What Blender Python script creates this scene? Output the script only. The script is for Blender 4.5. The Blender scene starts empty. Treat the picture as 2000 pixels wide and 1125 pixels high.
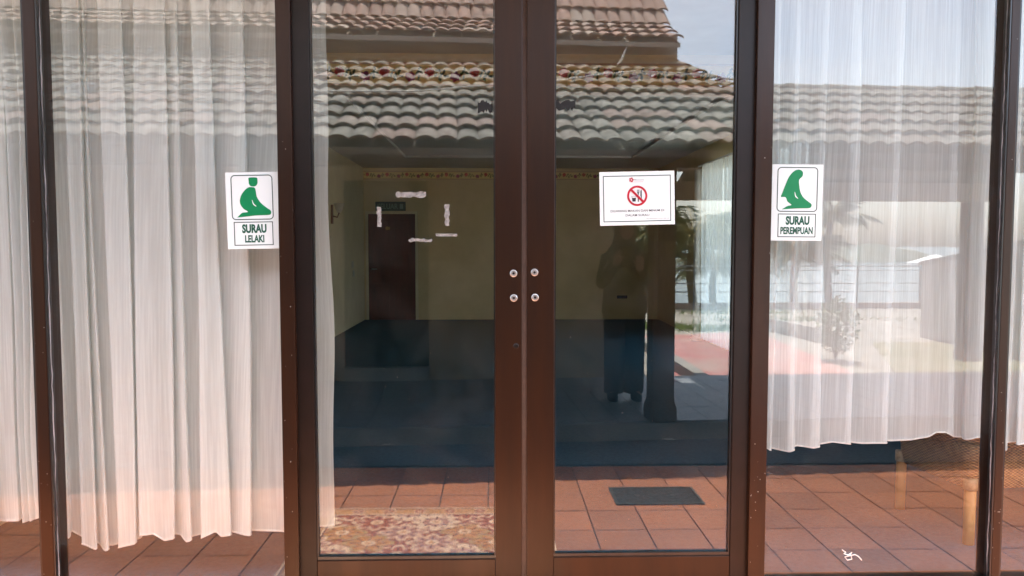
import bpy, bmesh, math, random
from mathutils import Vector, Matrix, Euler
random.seed(7)
R = math.radians
sc = bpy.context.scene
C = sc.collection

# ------------------------------------------------------------------ camera, sky, sun, exposure
CAM = Vector((0.0, -2.92, 1.41))
FPX = 1444.0
PITCH, YAW = 3.23, 1.33
cd = bpy.data.cameras.new('camera'); cam = bpy.data.objects.new('camera', cd); C.objects.link(cam)
cam.location = CAM; cam.rotation_euler = (R(90 - PITCH), 0, R(-YAW))
cd.sensor_width = 36; cd.lens = 36 * FPX / 2000; cd.clip_start = 0.05; cd.clip_end = 9000
sc.camera = cam
SUN_EL, SUN_AZ = 67.5, 8.0
w = bpy.data.worlds.new('World'); sc.world = w; w.use_nodes = True
nt = w.node_tree; bg = nt.nodes['Background']
sky = nt.nodes.new('ShaderNodeTexSky'); sky.sky_type = 'NISHITA'; sky.sun_disc = False
sky.sun_elevation = R(SUN_EL); sky.sun_rotation = R(180 - SUN_AZ); sky.dust_density = 2.5; sky.air_density = 1.0
cn = nt.nodes.new('ShaderNodeTexNoise'); cn.inputs['Scale'].default_value = 2.2; cn.inputs['Detail'].default_value = 7
ct = nt.nodes.new('ShaderNodeTexCoord'); cm = nt.nodes.new('ShaderNodeMapping'); cm.inputs['Scale'].default_value = (1, 1, 2.5)
nt.links.new(ct.outputs['Generated'], cm.inputs[0]); nt.links.new(cm.outputs[0], cn.inputs['Vector'])
cr_ = nt.nodes.new('ShaderNodeMapRange'); cr_.inputs[1].default_value = .42; cr_.inputs[2].default_value = .72; cr_.inputs[3].default_value = .12; cr_.inputs[4].default_value = .6; nt.links.new(cn.outputs[0], cr_.inputs[0])
bw = nt.nodes.new('ShaderNodeRGBToBW'); nt.links.new(sky.outputs[0], bw.inputs[0])
tw = nt.nodes.new('ShaderNodeMix'); tw.data_type = 'RGBA'; nt.links.new(cr_.outputs[0], tw.inputs[0]); nt.links.new(sky.outputs[0], tw.inputs[6])
gm = nt.nodes.new('ShaderNodeMath'); gm.operation = 'MULTIPLY'; gm.inputs[1].default_value = 1.3; nt.links.new(bw.outputs[0], gm.inputs[0]); nt.links.new(gm.outputs[0], tw.inputs[7])   # thin bright cloud
nt.links.new(tw.outputs[2], bg.inputs[0]); bg.inputs[1].default_value = 0.15
sd = bpy.data.lights.new('sun', 'SUN'); sd.energy = 4.5; sd.angle = R(0.5); sd.color = (1, .95, .88)
sun = bpy.data.objects.new('sun', sd); C.objects.link(sun)
sun.rotation_euler = (R(90 - SUN_EL), 0, R(SUN_AZ)); sun.location = (0, -20, 40)
sc.view_settings.view_transform = 'Standard'; sc.view_settings.look = 'None'
sc.view_settings.exposure = 2.65; sc.view_settings.gamma = 1
sc.cycles.max_bounces = 14; sc.cycles.diffuse_bounces = 7; sc.cycles.transparent_max_bounces = 24
sc.cycles.use_denoising = True

# ------------------------------------------------------------------ pixel -> place
RM = cam.rotation_euler.to_matrix()
def ray(px, py): return RM @ Vector(((px - 1000) / FPX, -(py - 562.5) / FPX, -1))
def at(px, py, y=0.0):                      # a point on the plane Y = y
    d = ray(px, py); return CAM + d * ((y - CAM.y) / d.y)
def refl(px, py, dz):                       # a mirrored point: dz is camera -> glass -> thing
    p = at(px, py, CAM.y + dz); return Vector((p.x, -p.y, p.z))
def onfloor(px, py, z=0.0):                 # mirrored point on a level floor
    d = ray(px, py); p = CAM + d * ((z - CAM.z) / d.z); return Vector((p.x, -p.y, p.z))

# ------------------------------------------------------------------ helpers
def tag(o, label=None, cat=None, group=None, kind=None):
    for k, v in (('label', label), ('category', cat), ('group', group), ('kind', kind)):
        if v: o[k] = v
    return o
def empty(name, loc=(0, 0, 0), rot=(0, 0, 0), parent=None):
    o = bpy.data.objects.new(name, None); C.objects.link(o); o.location = loc; o.rotation_euler = rot
    o.empty_display_size = .1; o.parent = parent
    return o
def obj(name, me, parent=None, loc=None, rot=None):
    o = bpy.data.objects.new(name, me); C.objects.link(o); o.parent = parent
    if loc is not None: o.location = loc
    if rot is not None: o.rotation_euler = rot
    return o
class MB:
    def __init__(s): s.v = []; s.f = []; s.smooth = False
    def box(s, a, b):
        n = len(s.v); x0, y0, z0 = [min(p, q) for p, q in zip(a, b)]; x1, y1, z1 = [max(p, q) for p, q in zip(a, b)]
        s.v += [(x0, y0, z0), (x1, y0, z0), (x1, y1, z0), (x0, y1, z0), (x0, y0, z1), (x1, y0, z1), (x1, y1, z1), (x0, y1, z1)]
        s.f += [tuple(n + i for i in q) for q in ((0, 3, 2, 1), (4, 5, 6, 7), (0, 1, 5, 4), (1, 2, 6, 5), (2, 3, 7, 6), (3, 0, 4, 7))]
        return s
    def prism(s, pts, ext):                 # closed outline of 3D points pushed along ext
        n = len(s.v); k = len(pts); e = Vector(ext)
        s.v += [tuple(Vector(p)) for p in pts] + [tuple(Vector(p) + e) for p in pts]
        s.f += [tuple(range(n + k - 1, n - 1, -1)), tuple(range(n + k, n + 2 * k))]
        s.f += [(n + i, n + (i + 1) % k, n + k + (i + 1) % k, n + k + i) for i in range(k)]
        return s
    def tube(s, pts, rad, k=8, cap=True):
        pts = [Vector(p) for p in pts]
        if not isinstance(rad, (list, tuple)): rad = [rad] * len(pts)
        n = len(s.v); up = Vector((0, 0, 1)); prev = None
        for i, p in enumerate(pts):
            t = (pts[min(i + 1, len(pts) - 1)] - pts[max(i - 1, 0)]).normalized()
            if prev is None:
                a = t.orthogonal().normalized()
            else:
                a = (prev - t * prev.dot(t)).normalized()
            prev = a; b = t.cross(a)
            for j in range(k):
                th = 2 * math.pi * j / k; s.v.append(tuple(p + (a * math.cos(th) + b * math.sin(th)) * rad[i]))
        for i in range(len(pts) - 1):
            for j in range(k):
                s.f.append((n + i * k + j, n + i * k + (j + 1) % k, n + (i + 1) * k + (j + 1) % k, n + (i + 1) * k + j))
        if cap:
            s.f.append(tuple(n + j for j in range(k))[::-1]); m = n + (len(pts) - 1) * k; s.f.append(tuple(m + j for j in range(k)))
        return s
    def lathe(s, prof, c=(0, 0, 0), k=20, axis='z'):
        n = len(s.v)
        for r, z in prof:
            for j in range(k):
                th = 2 * math.pi * j / k; x, y = r * math.cos(th), r * math.sin(th)
                q = (x, y, z) if axis == 'z' else (x, z, y)
                s.v.append((c[0] + q[0], c[1] + q[1], c[2] + q[2]))
        for i in range(len(prof) - 1):
            for j in range(k):
                s.f.append((n + i * k + j, n + i * k + (j + 1) % k, n + (i + 1) * k + (j + 1) % k, n + (i + 1) * k + j))
        s.f.append(tuple(n + j for j in range(k))[::-1]); m = n + (len(prof) - 1) * k; s.f.append(tuple(m + j for j in range(k)))
        return s
    def loft(s, rings, cap=True):           # rings: equal-length lists of points
        n = len(s.v); k = len(rings[0])
        for r in rings: s.v += [tuple(p) for p in r]
        for i in range(len(rings) - 1):
            for j in range(k):
                s.f.append((n + i * k + j, n + i * k + (j + 1) % k, n + (i + 1) * k + (j + 1) % k, n + (i + 1) * k + j))
        if cap:
            s.f.append(tuple(n + j for j in range(k))[::-1]); m = n + (len(rings) - 1) * k; s.f.append(tuple(m + j for j in range(k)))
        return s
    def mesh(s, name, m, smooth=None, bevel=0):
        me = bpy.data.meshes.new(name); me.from_pydata(s.v, [], s.f); me.update()
        bm = bmesh.new(); bm.from_mesh(me); bmesh.ops.recalc_face_normals(bm, faces=bm.faces)
        if bevel: bmesh.ops.bevel(bm, geom=list(bm.edges), offset=bevel, segments=2, affect='EDGES', profile=.6)
        bm.to_mesh(me); bm.free()
        if m: me.materials.append(m)
        if smooth or s.smooth: me.polygons.foreach_set('use_smooth', [True] * len(me.polygons))
        return me
    def build(s, name, m, parent=None, smooth=None, bevel=0, loc=None, rot=None):
        return obj(name, s.mesh(name, m, smooth, bevel), parent, loc, rot)
def box(name, a, b, m, parent=None, bevel=0): return MB().box(a, b).build(name, m, parent, bevel=bevel)
def interp(pts, x):
    if x <= pts[0][0]: return pts[0][1]
    for (a, b), (c, d) in zip(pts, pts[1:]):
        if x <= c:
            t = (x - a) / (c - a + 1e-9); return b + (d - b) * t
    return pts[-1][1]

# ------------------------------------------------------------------ materials
def node(nt, t, **kw):
    n = nt.nodes.new(t)
    for k, v in kw.items(): setattr(n, k, v)
    return n
def pm(name, c1, c2=None, scale=5, rough=.6, metal=0, bump=0, bscale=None, rnd=0, stretch=(1, 1, 1), spec=.4, detail=6, lo=.35, hi=.65, rvar=0, bdist=.01, c3=None, coat=0):
    m = bpy.data.materials.new(name); m.use_nodes = True; nt = m.node_tree; L = nt.links.new
    b = nt.nodes['Principled BSDF']; b.inputs['Roughness'].default_value = rough; b.inputs['Metallic'].default_value = metal
    b.inputs['Specular IOR Level'].default_value = spec; b.inputs['Base Color'].default_value = (*c1, 1)
    b.inputs['Coat Weight'].default_value = coat
    tc = node(nt, 'ShaderNodeTexCoord'); mp = node(nt, 'ShaderNodeMapping'); mp.inputs['Scale'].default_value = stretch
    L(tc.outputs['Object'], mp.inputs[0]); vec = mp.outputs[0]; oi = None
    if rnd:
        oi = node(nt, 'ShaderNodeObjectInfo'); ad = node(nt, 'ShaderNodeVectorMath', operation='MULTIPLY_ADD')
        L(oi.outputs['Random'], ad.inputs[0]); ad.inputs[1].default_value = (37, 53, 71); L(vec, ad.inputs[2]); vec = ad.outputs[0]
    if c2 is not None:
        nz = node(nt, 'ShaderNodeTexNoise'); nz.inputs['Scale'].default_value = scale; nz.inputs['Detail'].default_value = detail; nz.inputs['Roughness'].default_value = .62
        L(vec, nz.inputs['Vector']); rp = node(nt, 'ShaderNodeMapRange'); rp.inputs[1].default_value = lo; rp.inputs[2].default_value = hi
        L(nz.outputs[0], rp.inputs[0]); mx = node(nt, 'ShaderNodeMix', data_type='RGBA'); L(rp.outputs[0], mx.inputs[0])
        mx.inputs[6].default_value = (*c1, 1); mx.inputs[7].default_value = (*c2, 1); col = mx.outputs[2]
        if rnd:
            hv = node(nt, 'ShaderNodeHueSaturation'); mr = node(nt, 'ShaderNodeMapRange'); mr.inputs[3].default_value = 1 - rnd; mr.inputs[4].default_value = 1 + rnd
            L(oi.outputs['Random'], mr.inputs[0]); L(mr.outputs[0], hv.inputs['Value'])
            if c3 is not None:
                m3 = node(nt, 'ShaderNodeMix', data_type='RGBA'); fr = node(nt, 'ShaderNodeMath', operation='MULTIPLY'); fr.inputs[1].default_value = 7.31
                f2 = node(nt, 'ShaderNodeMath', operation='FRACT'); f3 = node(nt, 'ShaderNodeMapRange'); f3.inputs[1].default_value = .62; f3.inputs[2].default_value = 1; f3.inputs[4].default_value = .8
                L(oi.outputs['Random'], fr.inputs[0]); L(fr.outputs[0], f2.inputs[0]); L(f2.outputs[0], f3.inputs[0]); L(f3.outputs[0], m3.inputs[0])
                L(col, m3.inputs[6]); m3.inputs[7].default_value = (*c3, 1); col = m3.outputs[2]
            L(col, hv.inputs['Color']); col = hv.outputs[0]
        L(col, b.inputs['Base Color'])
        if rvar:
            r2 = node(nt, 'ShaderNodeMapRange'); r2.inputs[3].default_value = rough - rvar; r2.inputs[4].default_value = rough + rvar
            L(nz.outputs[0], r2.inputs[0]); L(r2.outputs[0], b.inputs['Roughness'])
    if bump:
        n2 = node(nt, 'ShaderNodeTexNoise'); n2.inputs['Scale'].default_value = bscale or scale * 4; n2.inputs['Detail'].default_value = 4
        L(vec, n2.inputs['Vector']); bp = node(nt, 'ShaderNodeBump'); bp.inputs['Strength'].default_value = bump; bp.inputs['Distance'].default_value = bdist
        L(n2.outputs[0], bp.inputs['Height']); L(bp.outputs[0], b.inputs['Normal'])
    return m
def vcol(name, rough=.8, bump=0):
    m = bpy.data.materials.new(name); m.use_nodes = True; nt = m.node_tree; b = nt.nodes['Principled BSDF']
    a = node(nt, 'ShaderNodeAttribute'); a.attribute_name = 'print'; nt.links.new(a.outputs[0], b.inputs['Base Color'])
    b.inputs['Roughness'].default_value = rough; b.inputs['Specular IOR Level'].default_value = .15
    if bump:
        n2 = node(nt, 'ShaderNodeTexNoise'); n2.inputs['Scale'].default_value = 300; bp = node(nt, 'ShaderNodeBump'); bp.inputs['Strength'].default_value = bump; bp.inputs['Distance'].default_value = .003
        tc = node(nt, 'ShaderNodeTexCoord'); nt.links.new(tc.outputs['Object'], n2.inputs[0]); nt.links.new(n2.outputs[0], bp.inputs['Height']); nt.links.new(bp.outputs[0], b.inputs['Normal'])
    return m
def glass_mat(name, r0, tint, smear=0.0):
    # thin float glass: Schlick reflection on each face over a clear, faintly tinted body, with light dust
    m = bpy.data.materials.new(name); m.use_nodes = True; nt = m.node_tree; nt.nodes.clear(); L = nt.links.new
    out = node(nt, 'ShaderNodeOutputMaterial'); tr = node(nt, 'ShaderNodeBsdfTransparent'); tr.inputs[0].default_value = (*tint, 1)
    gl = node(nt, 'ShaderNodeBsdfGlossy'); gl.inputs['Roughness'].default_value = 0.0
    lw = node(nt, 'ShaderNodeLayerWeight'); lw.inputs[0].default_value = .5
    p = node(nt, 'ShaderNodeMath', operation='POWER'); p.inputs[1].default_value = 5; L(lw.outputs['Facing'], p.inputs[0])
    f = node(nt, 'ShaderNodeMath', operation='MULTIPLY_ADD'); L(p.outputs[0], f.inputs[0]); f.inputs[1].default_value = 1 - r0; f.inputs[2].default_value = r0
    mx = node(nt, 'ShaderNodeMixShader'); L(f.outputs[0], mx.inputs[0]); L(tr.outputs[0], mx.inputs[1]); L(gl.outputs[0], mx.inputs[2]); res = mx.outputs[0]
    tc = node(nt, 'ShaderNodeTexCoord'); nz = node(nt, 'ShaderNodeTexNoise'); nz.inputs['Scale'].default_value = 1.3; nz.inputs['Detail'].default_value = 2
    L(tc.outputs['Object'], nz.inputs[0]); bp = node(nt, 'ShaderNodeBump'); bp.inputs['Strength'].default_value = .03; bp.inputs['Distance'].default_value = .010
    L(nz.outputs[0], bp.inputs['Height']); L(bp.outputs[0], gl.inputs['Normal'])
    if smear:
        df = node(nt, 'ShaderNodeBsdfDiffuse'); df.inputs[0].default_value = (.6, .58, .55, 1)
        n3 = node(nt, 'ShaderNodeTexNoise'); n3.inputs['Scale'].default_value = 6; n3.inputs['Detail'].default_value = 8
        L(tc.outputs['Object'], n3.inputs[0]); mr = node(nt, 'ShaderNodeMapRange'); mr.inputs[1].default_value = .45; mr.inputs[2].default_value = .8; mr.inputs[4].default_value = smear
        L(n3.outputs[0], mr.inputs[0]); m2 = node(nt, 'ShaderNodeMixShader'); L(mr.outputs[0], m2.inputs[0]); L(res, m2.inputs[1]); L(df.outputs[0], m2.inputs[2]); res = m2.outputs[0]
    L(res, out.inputs[0]); return m
def cloth_mat(name, col, dens, slub, trans=.35):
    # sheer voile: threads scatter, gaps between threads are clear; slubs run down the cloth
    m = bpy.data.materials.new(name); m.use_nodes = True; nt = m.node_tree; nt.nodes.clear(); L = nt.links.new
    out = node(nt, 'ShaderNodeOutputMaterial'); df = node(nt, 'ShaderNodeBsdfDiffuse'); df.inputs[0].default_value = (*col, 1)
    tl = node(nt, 'ShaderNodeBsdfTranslucent'); tl.inputs[0].default_value = (*col, 1); m1 = node(nt, 'ShaderNodeMixShader'); m1.inputs[0].default_value = trans
    L(df.outputs[0], m1.inputs[1]); L(tl.outputs[0], m1.inputs[2])
    tp = node(nt, 'ShaderNodeBsdfTransparent'); m2 = node(nt, 'ShaderNodeMixShader'); L(tp.outputs[0], m2.inputs[1]); L(m1.outputs[0], m2.inputs[2]); L(m2.outputs[0], out.inputs[0])
    tc = node(nt, 'ShaderNodeTexCoord'); mp = node(nt, 'ShaderNodeMapping'); mp.inputs['Scale'].default_value = (150, 0, 3.2)
    at_ = node(nt, 'ShaderNodeAttribute'); at_.attribute_name = 'cloth'
    L(at_.outputs['Vector'], mp.inputs[0]); nz = node(nt, 'ShaderNodeTexNoise'); nz.inputs['Scale'].default_value = 1; nz.inputs['Detail'].default_value = 3; L(mp.outputs[0], nz.inputs[0])
    mp2 = node(nt, 'ShaderNodeMapping'); mp2.inputs['Scale'].default_value = (22, 0, .5); L(at_.outputs['Vector'], mp2.inputs[0])
    n2 = node(nt, 'ShaderNodeTexNoise'); n2.inputs['Scale'].default_value = 1; n2.inputs['Detail'].default_value = 4; L(mp2.outputs[0], n2.inputs[0])
    a = node(nt, 'ShaderNodeMapRange'); a.inputs[1].default_value = .42; a.inputs[2].default_value = .75; a.inputs[3].default_value = -slub * .5; a.inputs[4].default_value = slub
    L(nz.outputs[0], a.inputs[0]); b = node(nt, 'ShaderNodeMapRange'); b.inputs[1].default_value = .3; b.inputs[2].default_value = .7; b.inputs[3].default_value = -slub * .6; b.inputs[4].default_value = slub * .6
    L(n2.outputs[0], b.inputs[0]); s = node(nt, 'ShaderNodeMath', operation='ADD'); L(a.outputs[0], s.inputs[0]); L(b.outputs[0], s.inputs[1])
    s2 = node(nt, 'ShaderNodeMath', operation='ADD', use_clamp=True); s2.inputs[1].default_value = dens; L(s.outputs[0], s2.inputs[0]); L(s2.outputs[0], m2.inputs[0])
    return m
M = {}
M['frame'] = pm('bronze_aluminium', (.031, .0120, .0055), (.019, .0078, .0040), 14, .32, .2, .04, 60, rvar=.08, stretch=(1, 1, .12))
M['frame_dark_shaded'] = pm('dark_shaded_bronze', (.012, .0065, .0055), (.008, .005, .004), 14, .4, .2)  # frame bronze with the hinge stiles' shade painted in; also colours the lock
M['rubber'] = pm('black_rubber', (.008, .009, .010), (.016, .017, .019), 30, .28, spec=.6)
M['gasket_glint'] = pm('painted_gasket_glint', (.30, .31, .33), (.05, .05, .055), 9, .5, stretch=(1, 1, .5), lo=.4, hi=.62)
M['steel'] = pm('zinc_screw', (.62, .61, .6), (.4, .39, .38), 60, .35, .8)
M['glass_door'] = glass_mat('door_glass', .078, (.97, .985, .975), .012)
M['glass_left'] = glass_mat('side_glass_left', .050, (.975, .985, .98), .010)
M['glass_right'] = glass_mat('side_glass_right', .066, (.975, .985, .98), .012)
M['cloth_left'] = cloth_mat('ivory_voile', (.87, .90, .885), .87, .11)
M['cloth_right'] = cloth_mat('white_sheer_voile', (.86, .92, .93), .74, .13)
M['hem'] = pm('curtain_hem', (.78, .77, .74), (.68, .67, .65), 50, .9)
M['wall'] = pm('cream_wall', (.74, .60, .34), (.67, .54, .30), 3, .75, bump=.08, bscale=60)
M['wall_left'] = pm('pale_cream_wall', (.78, .70, .48), (.70, .62, .42), 3, .75, bump=.08, bscale=60)
M['ceil'] = pm('ceiling_white', (.66, .66, .62), (.58, .58, .55), 2, .8)
M['carpet'] = pm('blue_carpet', (.036, .105, .165), (.026, .078, .125), 40, .95, bump=.4, bscale=350, spec=.1)
M['inner_door'] = pm('dark_red_door', (.125, .020, .014), (.085, .014, .010), 9, .45, stretch=(1, 1, .2))
M['terracotta'] = pm('terracotta_tile', (.37, .125, .048), (.27, .088, .034), 5, .5, rnd=.12, lo=.3, hi=.72, bump=.12, bscale=45, detail=8, spec=.3, rvar=.1)
M['grout'] = pm('dirty_grout', (.085, .045, .032), (.13, .075, .055), 25, .9)
M['vtile'] = pm('grey_veranda_tile', (.27, .29, .31), (.21, .23, .25), 4, .4, rnd=.08, bump=.1, bscale=30)
M['concrete'] = pm('concrete', (.36, .34, .30), (.24, .23, .21), 2.5, .85, bump=.3, bscale=40)
M['paving'] = pm('pale_paving', (.32, .295, .25), (.20, .19, .16), 1.2, .85, bump=.25, bscale=20, detail=9)
M['drain'] = pm('drain_concrete', (.04, .045, .05), (.025, .028, .03), 5, .8, bump=.3)
M['redpath'] = pm('faded_red_paint', (.40, .145, .13), (.40, .27, .23), 1.6, .8, bump=.2, bscale=25, detail=9)
M['lawn'] = pm('dry_lawn', (.13, .14, .06), (.22, .20, .125), 2.2, .95, bump=.5, bscale=60, detail=9)
M['earth'] = pm('scrub_slope', (.085, .095, .04), (.16, .14, .08), .6, .95, bump=.4, bscale=9)
M['sea'] = pm('sea', (.045, .10, .13), (.05, .12, .15), .02, .18, bump=.3, bscale=.6, bdist=.2)
M['hill'] = pm('wooded_hill', (.10, .13, .10), (.14, .16, .12), .03, .95, bump=.6, bscale=.1, bdist=4)
M['tile_low'] = pm('weathered_roof_tile', (.095, .092, .078), (.225, .21, .18), 13, .85, rnd=.18, bump=.6, bscale=40, stretch=(1, .5, 1), detail=10, lo=.38, hi=.62, c3=(.24, .155, .13))
M['tile_up'] = pm('pink_roof_tile', (.36, .20, .15), (.19, .115, .085), 11, .8, rnd=.15, bump=.5, bscale=40, stretch=(1.8, .3, 1), detail=10, lo=.38, hi=.62, c3=(.36, .29, .235))
M['fascia'] = pm('brown_fascia', (.46, .36, .28), (.40, .315, .25), 3, .7)
M['deck'] = pm('roof_boarding', (.22, .20, .175), (.17, .155, .135), 4, .8)
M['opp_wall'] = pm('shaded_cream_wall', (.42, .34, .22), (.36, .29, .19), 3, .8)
M['opp_door'] = pm('dark_green_door', (.05, .065, .055), (.035, .05, .042), 6, .5)
M['pillar'] = pm('brown_pillar', (.12, .085, .06), (.09, .065, .048), 4, .6)
M['white_paint'] = pm('white_paint', (.80, .79, .76), (.72, .71, .68), 5, .6)
M['paper'] = pm('laminated_paper', (.78, .86, .85), (.76, .84, .83), 3, .3, spec=.4)
M['green'] = pm('sign_green', (.004, .24, .085), (.004, .21, .075), 8, .35)
M['dkgreen'] = pm('sign_dark_green', (.008, .10, .06), (.008, .09, .055), 8, .4)
M['line'] = pm('sign_line_grey', (.045, .095, .08), (.04, .08, .07), 8, .4)
M['red'] = pm('sign_red', (.50, .012, .035), (.44, .012, .03), 8, .4)
M['ink'] = pm('sign_ink', (.035, .035, .045), (.025, .025, .03), 8, .4)
M['grey_ink'] = pm('sign_grey_ink', (.25, .25, .27), (.2, .2, .22), 8, .4)
M['exit'] = pm('exit_green', (.006, .07, .05), (.005, .06, .04), 8, .3)
M['exit_text'] = pm('exit_letters', (.16, .34, .28), (.14, .3, .25), 8, .4)
M['tape'] = pm('torn_tape', (.40, .39, .37), (.15, .145, .135), 70, .6, bump=.4, bscale=120)
M['blacktape'] = pm('black_tape', (.006, .006, .006), (.015, .014, .013), 40, .6)
M['iron'] = pm('rusty_cover', (.030, .024, .020), (.060, .040, .028), 12, .95, bump=.4, bscale=80, spec=.05)
M['iron_rim'] = pm('cover_rim', (.12, .105, .085), (.035, .03, .027), 30, .9, spec=.1)
M['wicker'] = None
M['rattan'] = pm('rattan_pole', (.62, .33, .11), (.50, .24, .08), 8, .45, stretch=(1, 1, .2))
M['rattan_dark'] = pm('rattan_binding', (.50, .36, .20), (.30, .19, .09), 40, .5)
M['skin'] = pm('skin', (.40, .24, .17), (.36, .21, .15), 20, .55)
M['cloth_dark'] = pm('dark_brown_cloth', (.030, .024, .020), (.022, .018, .015), 20, .9)
M['trousers'] = pm('dark_trousers', (.018, .018, .020), (.013, .013, .015), 20, .9)
M['phone'] = pm('black_phone', (.01, .01, .012), (.012, .012, .014), 5, .2)
M['cable'] = pm('white_cable', (.82, .80, .74), (.70, .68, .62), 30, .5)
M['plastic'] = pm('white_plastic_sheet', (.82, .83, .80), (.70, .71, .69), 20, .4)
M['rail'] = pm('galvanised_rail', (.40, .41, .41), (.30, .31, .31), 12, .5, .4)
M['trunk'] = pm('palm_trunk', (.16, .12, .085), (.10, .075, .055), 8, .9, bump=.5, bscale=30)
M['frond'] = pm('palm_leaf', (.105, .12, .040), (.045, .07, .020), 3, .5, rnd=.25)
M['frond_rib'] = pm('palm_rib', (.40, .30, .09), (.30, .24, .08), 6, .5)
M['leaf'] = pm('shrub_leaf', (.17, .26, .07), (.24, .32, .11), 6, .5, rnd=.2)
M['canvas'] = pm('white_canvas', (.85, .85, .85), (.8, .8, .8), 4, .7)
M['shade'] = pm('lamp_glass', (.55, .52, .45), (.5, .47, .41), 5, .3)
M['plate'] = pm('switch_plate', (.60, .60, .55), (.55, .55, .5), 5, .4)
M['rug'] = vcol('rug_pile', .95, .5)
M['border'] = vcol('wallpaper_border', .7)
def wicker():
    m = bpy.data.materials.new('woven_wicker'); m.use_nodes = True; nt = m.node_tree; L = nt.links.new; b = nt.nodes['Principled BSDF']
    tc = node(nt, 'ShaderNodeTexCoord'); mp = node(nt, 'ShaderNodeMapping'); mp.inputs['Scale'].default_value = (1, 1, 1); L(tc.outputs['UV'], mp.inputs[0])
    sp = node(nt, 'ShaderNodeSeparateXYZ'); L(mp.outputs[0], sp.inputs[0])
    def wave(src, k):
        a = node(nt, 'ShaderNodeMath', operation='MULTIPLY'); a.inputs[1].default_value = k; L(src, a.inputs[0]); s = node(nt, 'ShaderNodeMath', operation='SINE'); L(a.outputs[0], s.inputs[0]); return s.outputs[0]
    u = wave(sp.outputs[0], 2 * math.pi / .024); v = wave(sp.outputs[1], 2 * math.pi / .014)
    mu = node(nt, 'ShaderNodeMath', operation='MULTIPLY'); L(u, mu.inputs[0]); L(v, mu.inputs[1])
    nz = node(nt, 'ShaderNodeTexNoise'); nz.inputs['Scale'].default_value = 30; L(mp.outputs[0], nz.inputs[0])
    ad = node(nt, 'ShaderNodeMath', operation='MULTIPLY_ADD'); L(mu.outputs[0], ad.inputs[0]); ad.inputs[1].default_value = .42; L(nz.outputs[0], ad.inputs[2])
    mx = node(nt, 'ShaderNodeMix', data_type='RGBA'); L(ad.outputs[0], mx.inputs[0]); mx.inputs[6].default_value = (.085, .038, .012, 1); mx.inputs[7].default_value = (.56, .31, .115, 1)
    L(mx.outputs[2], b.inputs['Base Color']); b.inputs['Roughness'].default_value = .55
    bp = node(nt, 'ShaderNodeBump'); bp.inputs['Strength'].default_value = .6; bp.inputs['Distance'].default_value = .006; L(mu.outputs[0], bp.inputs['Height']); L(bp.outputs[0], b.inputs['Normal'])
    return m
M['wicker'] = wicker()

# ------------------------------------------------------------------ text and flat outlines for signs
def text_part(name, s, width, height, cx, cz, y, m, parent, bold=0.0):
    cu = bpy.data.curves.new(name, 'FONT'); cu.body = s; cu.align_x = 'CENTER'; cu.size = 1; cu.offset = bold; cu.resolution_u = 3
    t = bpy.data.objects.new(name, cu); C.objects.link(t); bpy.context.view_layer.update()
    me = bpy.data.meshes.new_from_object(t.evaluated_get(bpy.context.evaluated_depsgraph_get()))
    bpy.data.objects.remove(t); bpy.data.curves.remove(cu)
    xs = [v.co.x for v in me.vertices]; ys = [v.co.y for v in me.vertices]
    kx = width / (max(xs) - min(xs)); ky = height / (max(ys) - min(ys)); mxx = (max(xs) + min(xs)) / 2; mny = (max(ys) + min(ys)) / 2
    for v in me.vertices: v.co = ((v.co.x - mxx) * kx + cx, y, (v.co.y - mny) * ky + cz)
    me.materials.clear(); me.materials.append(m)
    return obj(name, me, parent)
def outline(pts, n=6):                       # Catmull-Rom smoothing of a closed outline
    out = []; k = len(pts)
    for i in range(k):
        p0, p1, p2, p3 = [Vector(pts[(i + j) % k]) for j in (-1, 0, 1, 2)]
        for s in range(n):
            t = s / n
            out.append(.5 * ((2 * p1) + (p2 - p0) * t + (2 * p0 - 5 * p1 + 4 * p2 - p3) * t * t + (3 * p1 - p0 - 3 * p2 + p3) * t ** 3))
    return out
def flat(name, pts, y, m, parent, th=.0006):
    return MB().prism([(p[0], y, p[1]) for p in pts], (0, -th, 0)).build(name, m, parent)
def rrect(x0, z0, x1, z1, r, n=6):
    pts = []
    for cx, cz, a in ((x1 - r, z1 - r, 0), (x0 + r, z1 - r, 90), (x0 + r, z0 + r, 180), (x1 - r, z0 + r, 270)):
        for i in range(n + 1):
            th = R(a + 90 * i / n); pts.append((cx + r * math.cos(th), cz + r * math.sin(th)))
    return pts
def ring(name, outer, inner, y, m, parent, th=.0006):
    b = MB(); k = len(outer)
    for i in range(k):
        j = (i + 1) % k
        b.prism([(outer[i][0], y, outer[i][1]), (outer[j][0], y, outer[j][1]), (inner[j][0], y, inner[j][1]), (inner[i][0], y, inner[i][1])], (0, -th, 0))
    return b.build(name, m, parent)

# ================================================================== SETTING: ground, terrace, veranda, paths, sea
ROOM_L, ROOM_R, ROOM_B = -2.5, 3.15, 11.3
def struct(o, label=None): o['kind'] = 'structure'; return o
g = MB()
g.box((-70, 34, -.6), (70, -16.2, -.16)); struct(g.build('ground', M['paving']))
prof = [(-16.2, -.165), (-18, -.75), (-24, -3.4), (-34, -6.6), (-60, -8.2), (-90, -9.2)]
s = MB()
for i in range(len(prof) - 1):
    for k in range(24):
        x0, x1 = -96 + 8 * k, -88 + 8 * k; (a, b), (c, d) = prof[i], prof[i + 1]
        n = len(s.v); s.v += [(x0, a, b), (x1, a, b), (x1, c, d), (x0, c, d)]; s.f.append((n, n + 1, n + 2, n + 3))
struct(s.build('hillside', M['earth']))
b = MB(); b.v = [(-7000, -60, -8.6), (7000, -60, -8.6), (7000, -8000, -8.6), (-7000, -8000, -8.6)]; b.f = [(0, 1, 2, 3)]
struct(b.build('sea', M['sea']))
h = MB()
hp = refl(1685, 500, 520)
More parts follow.
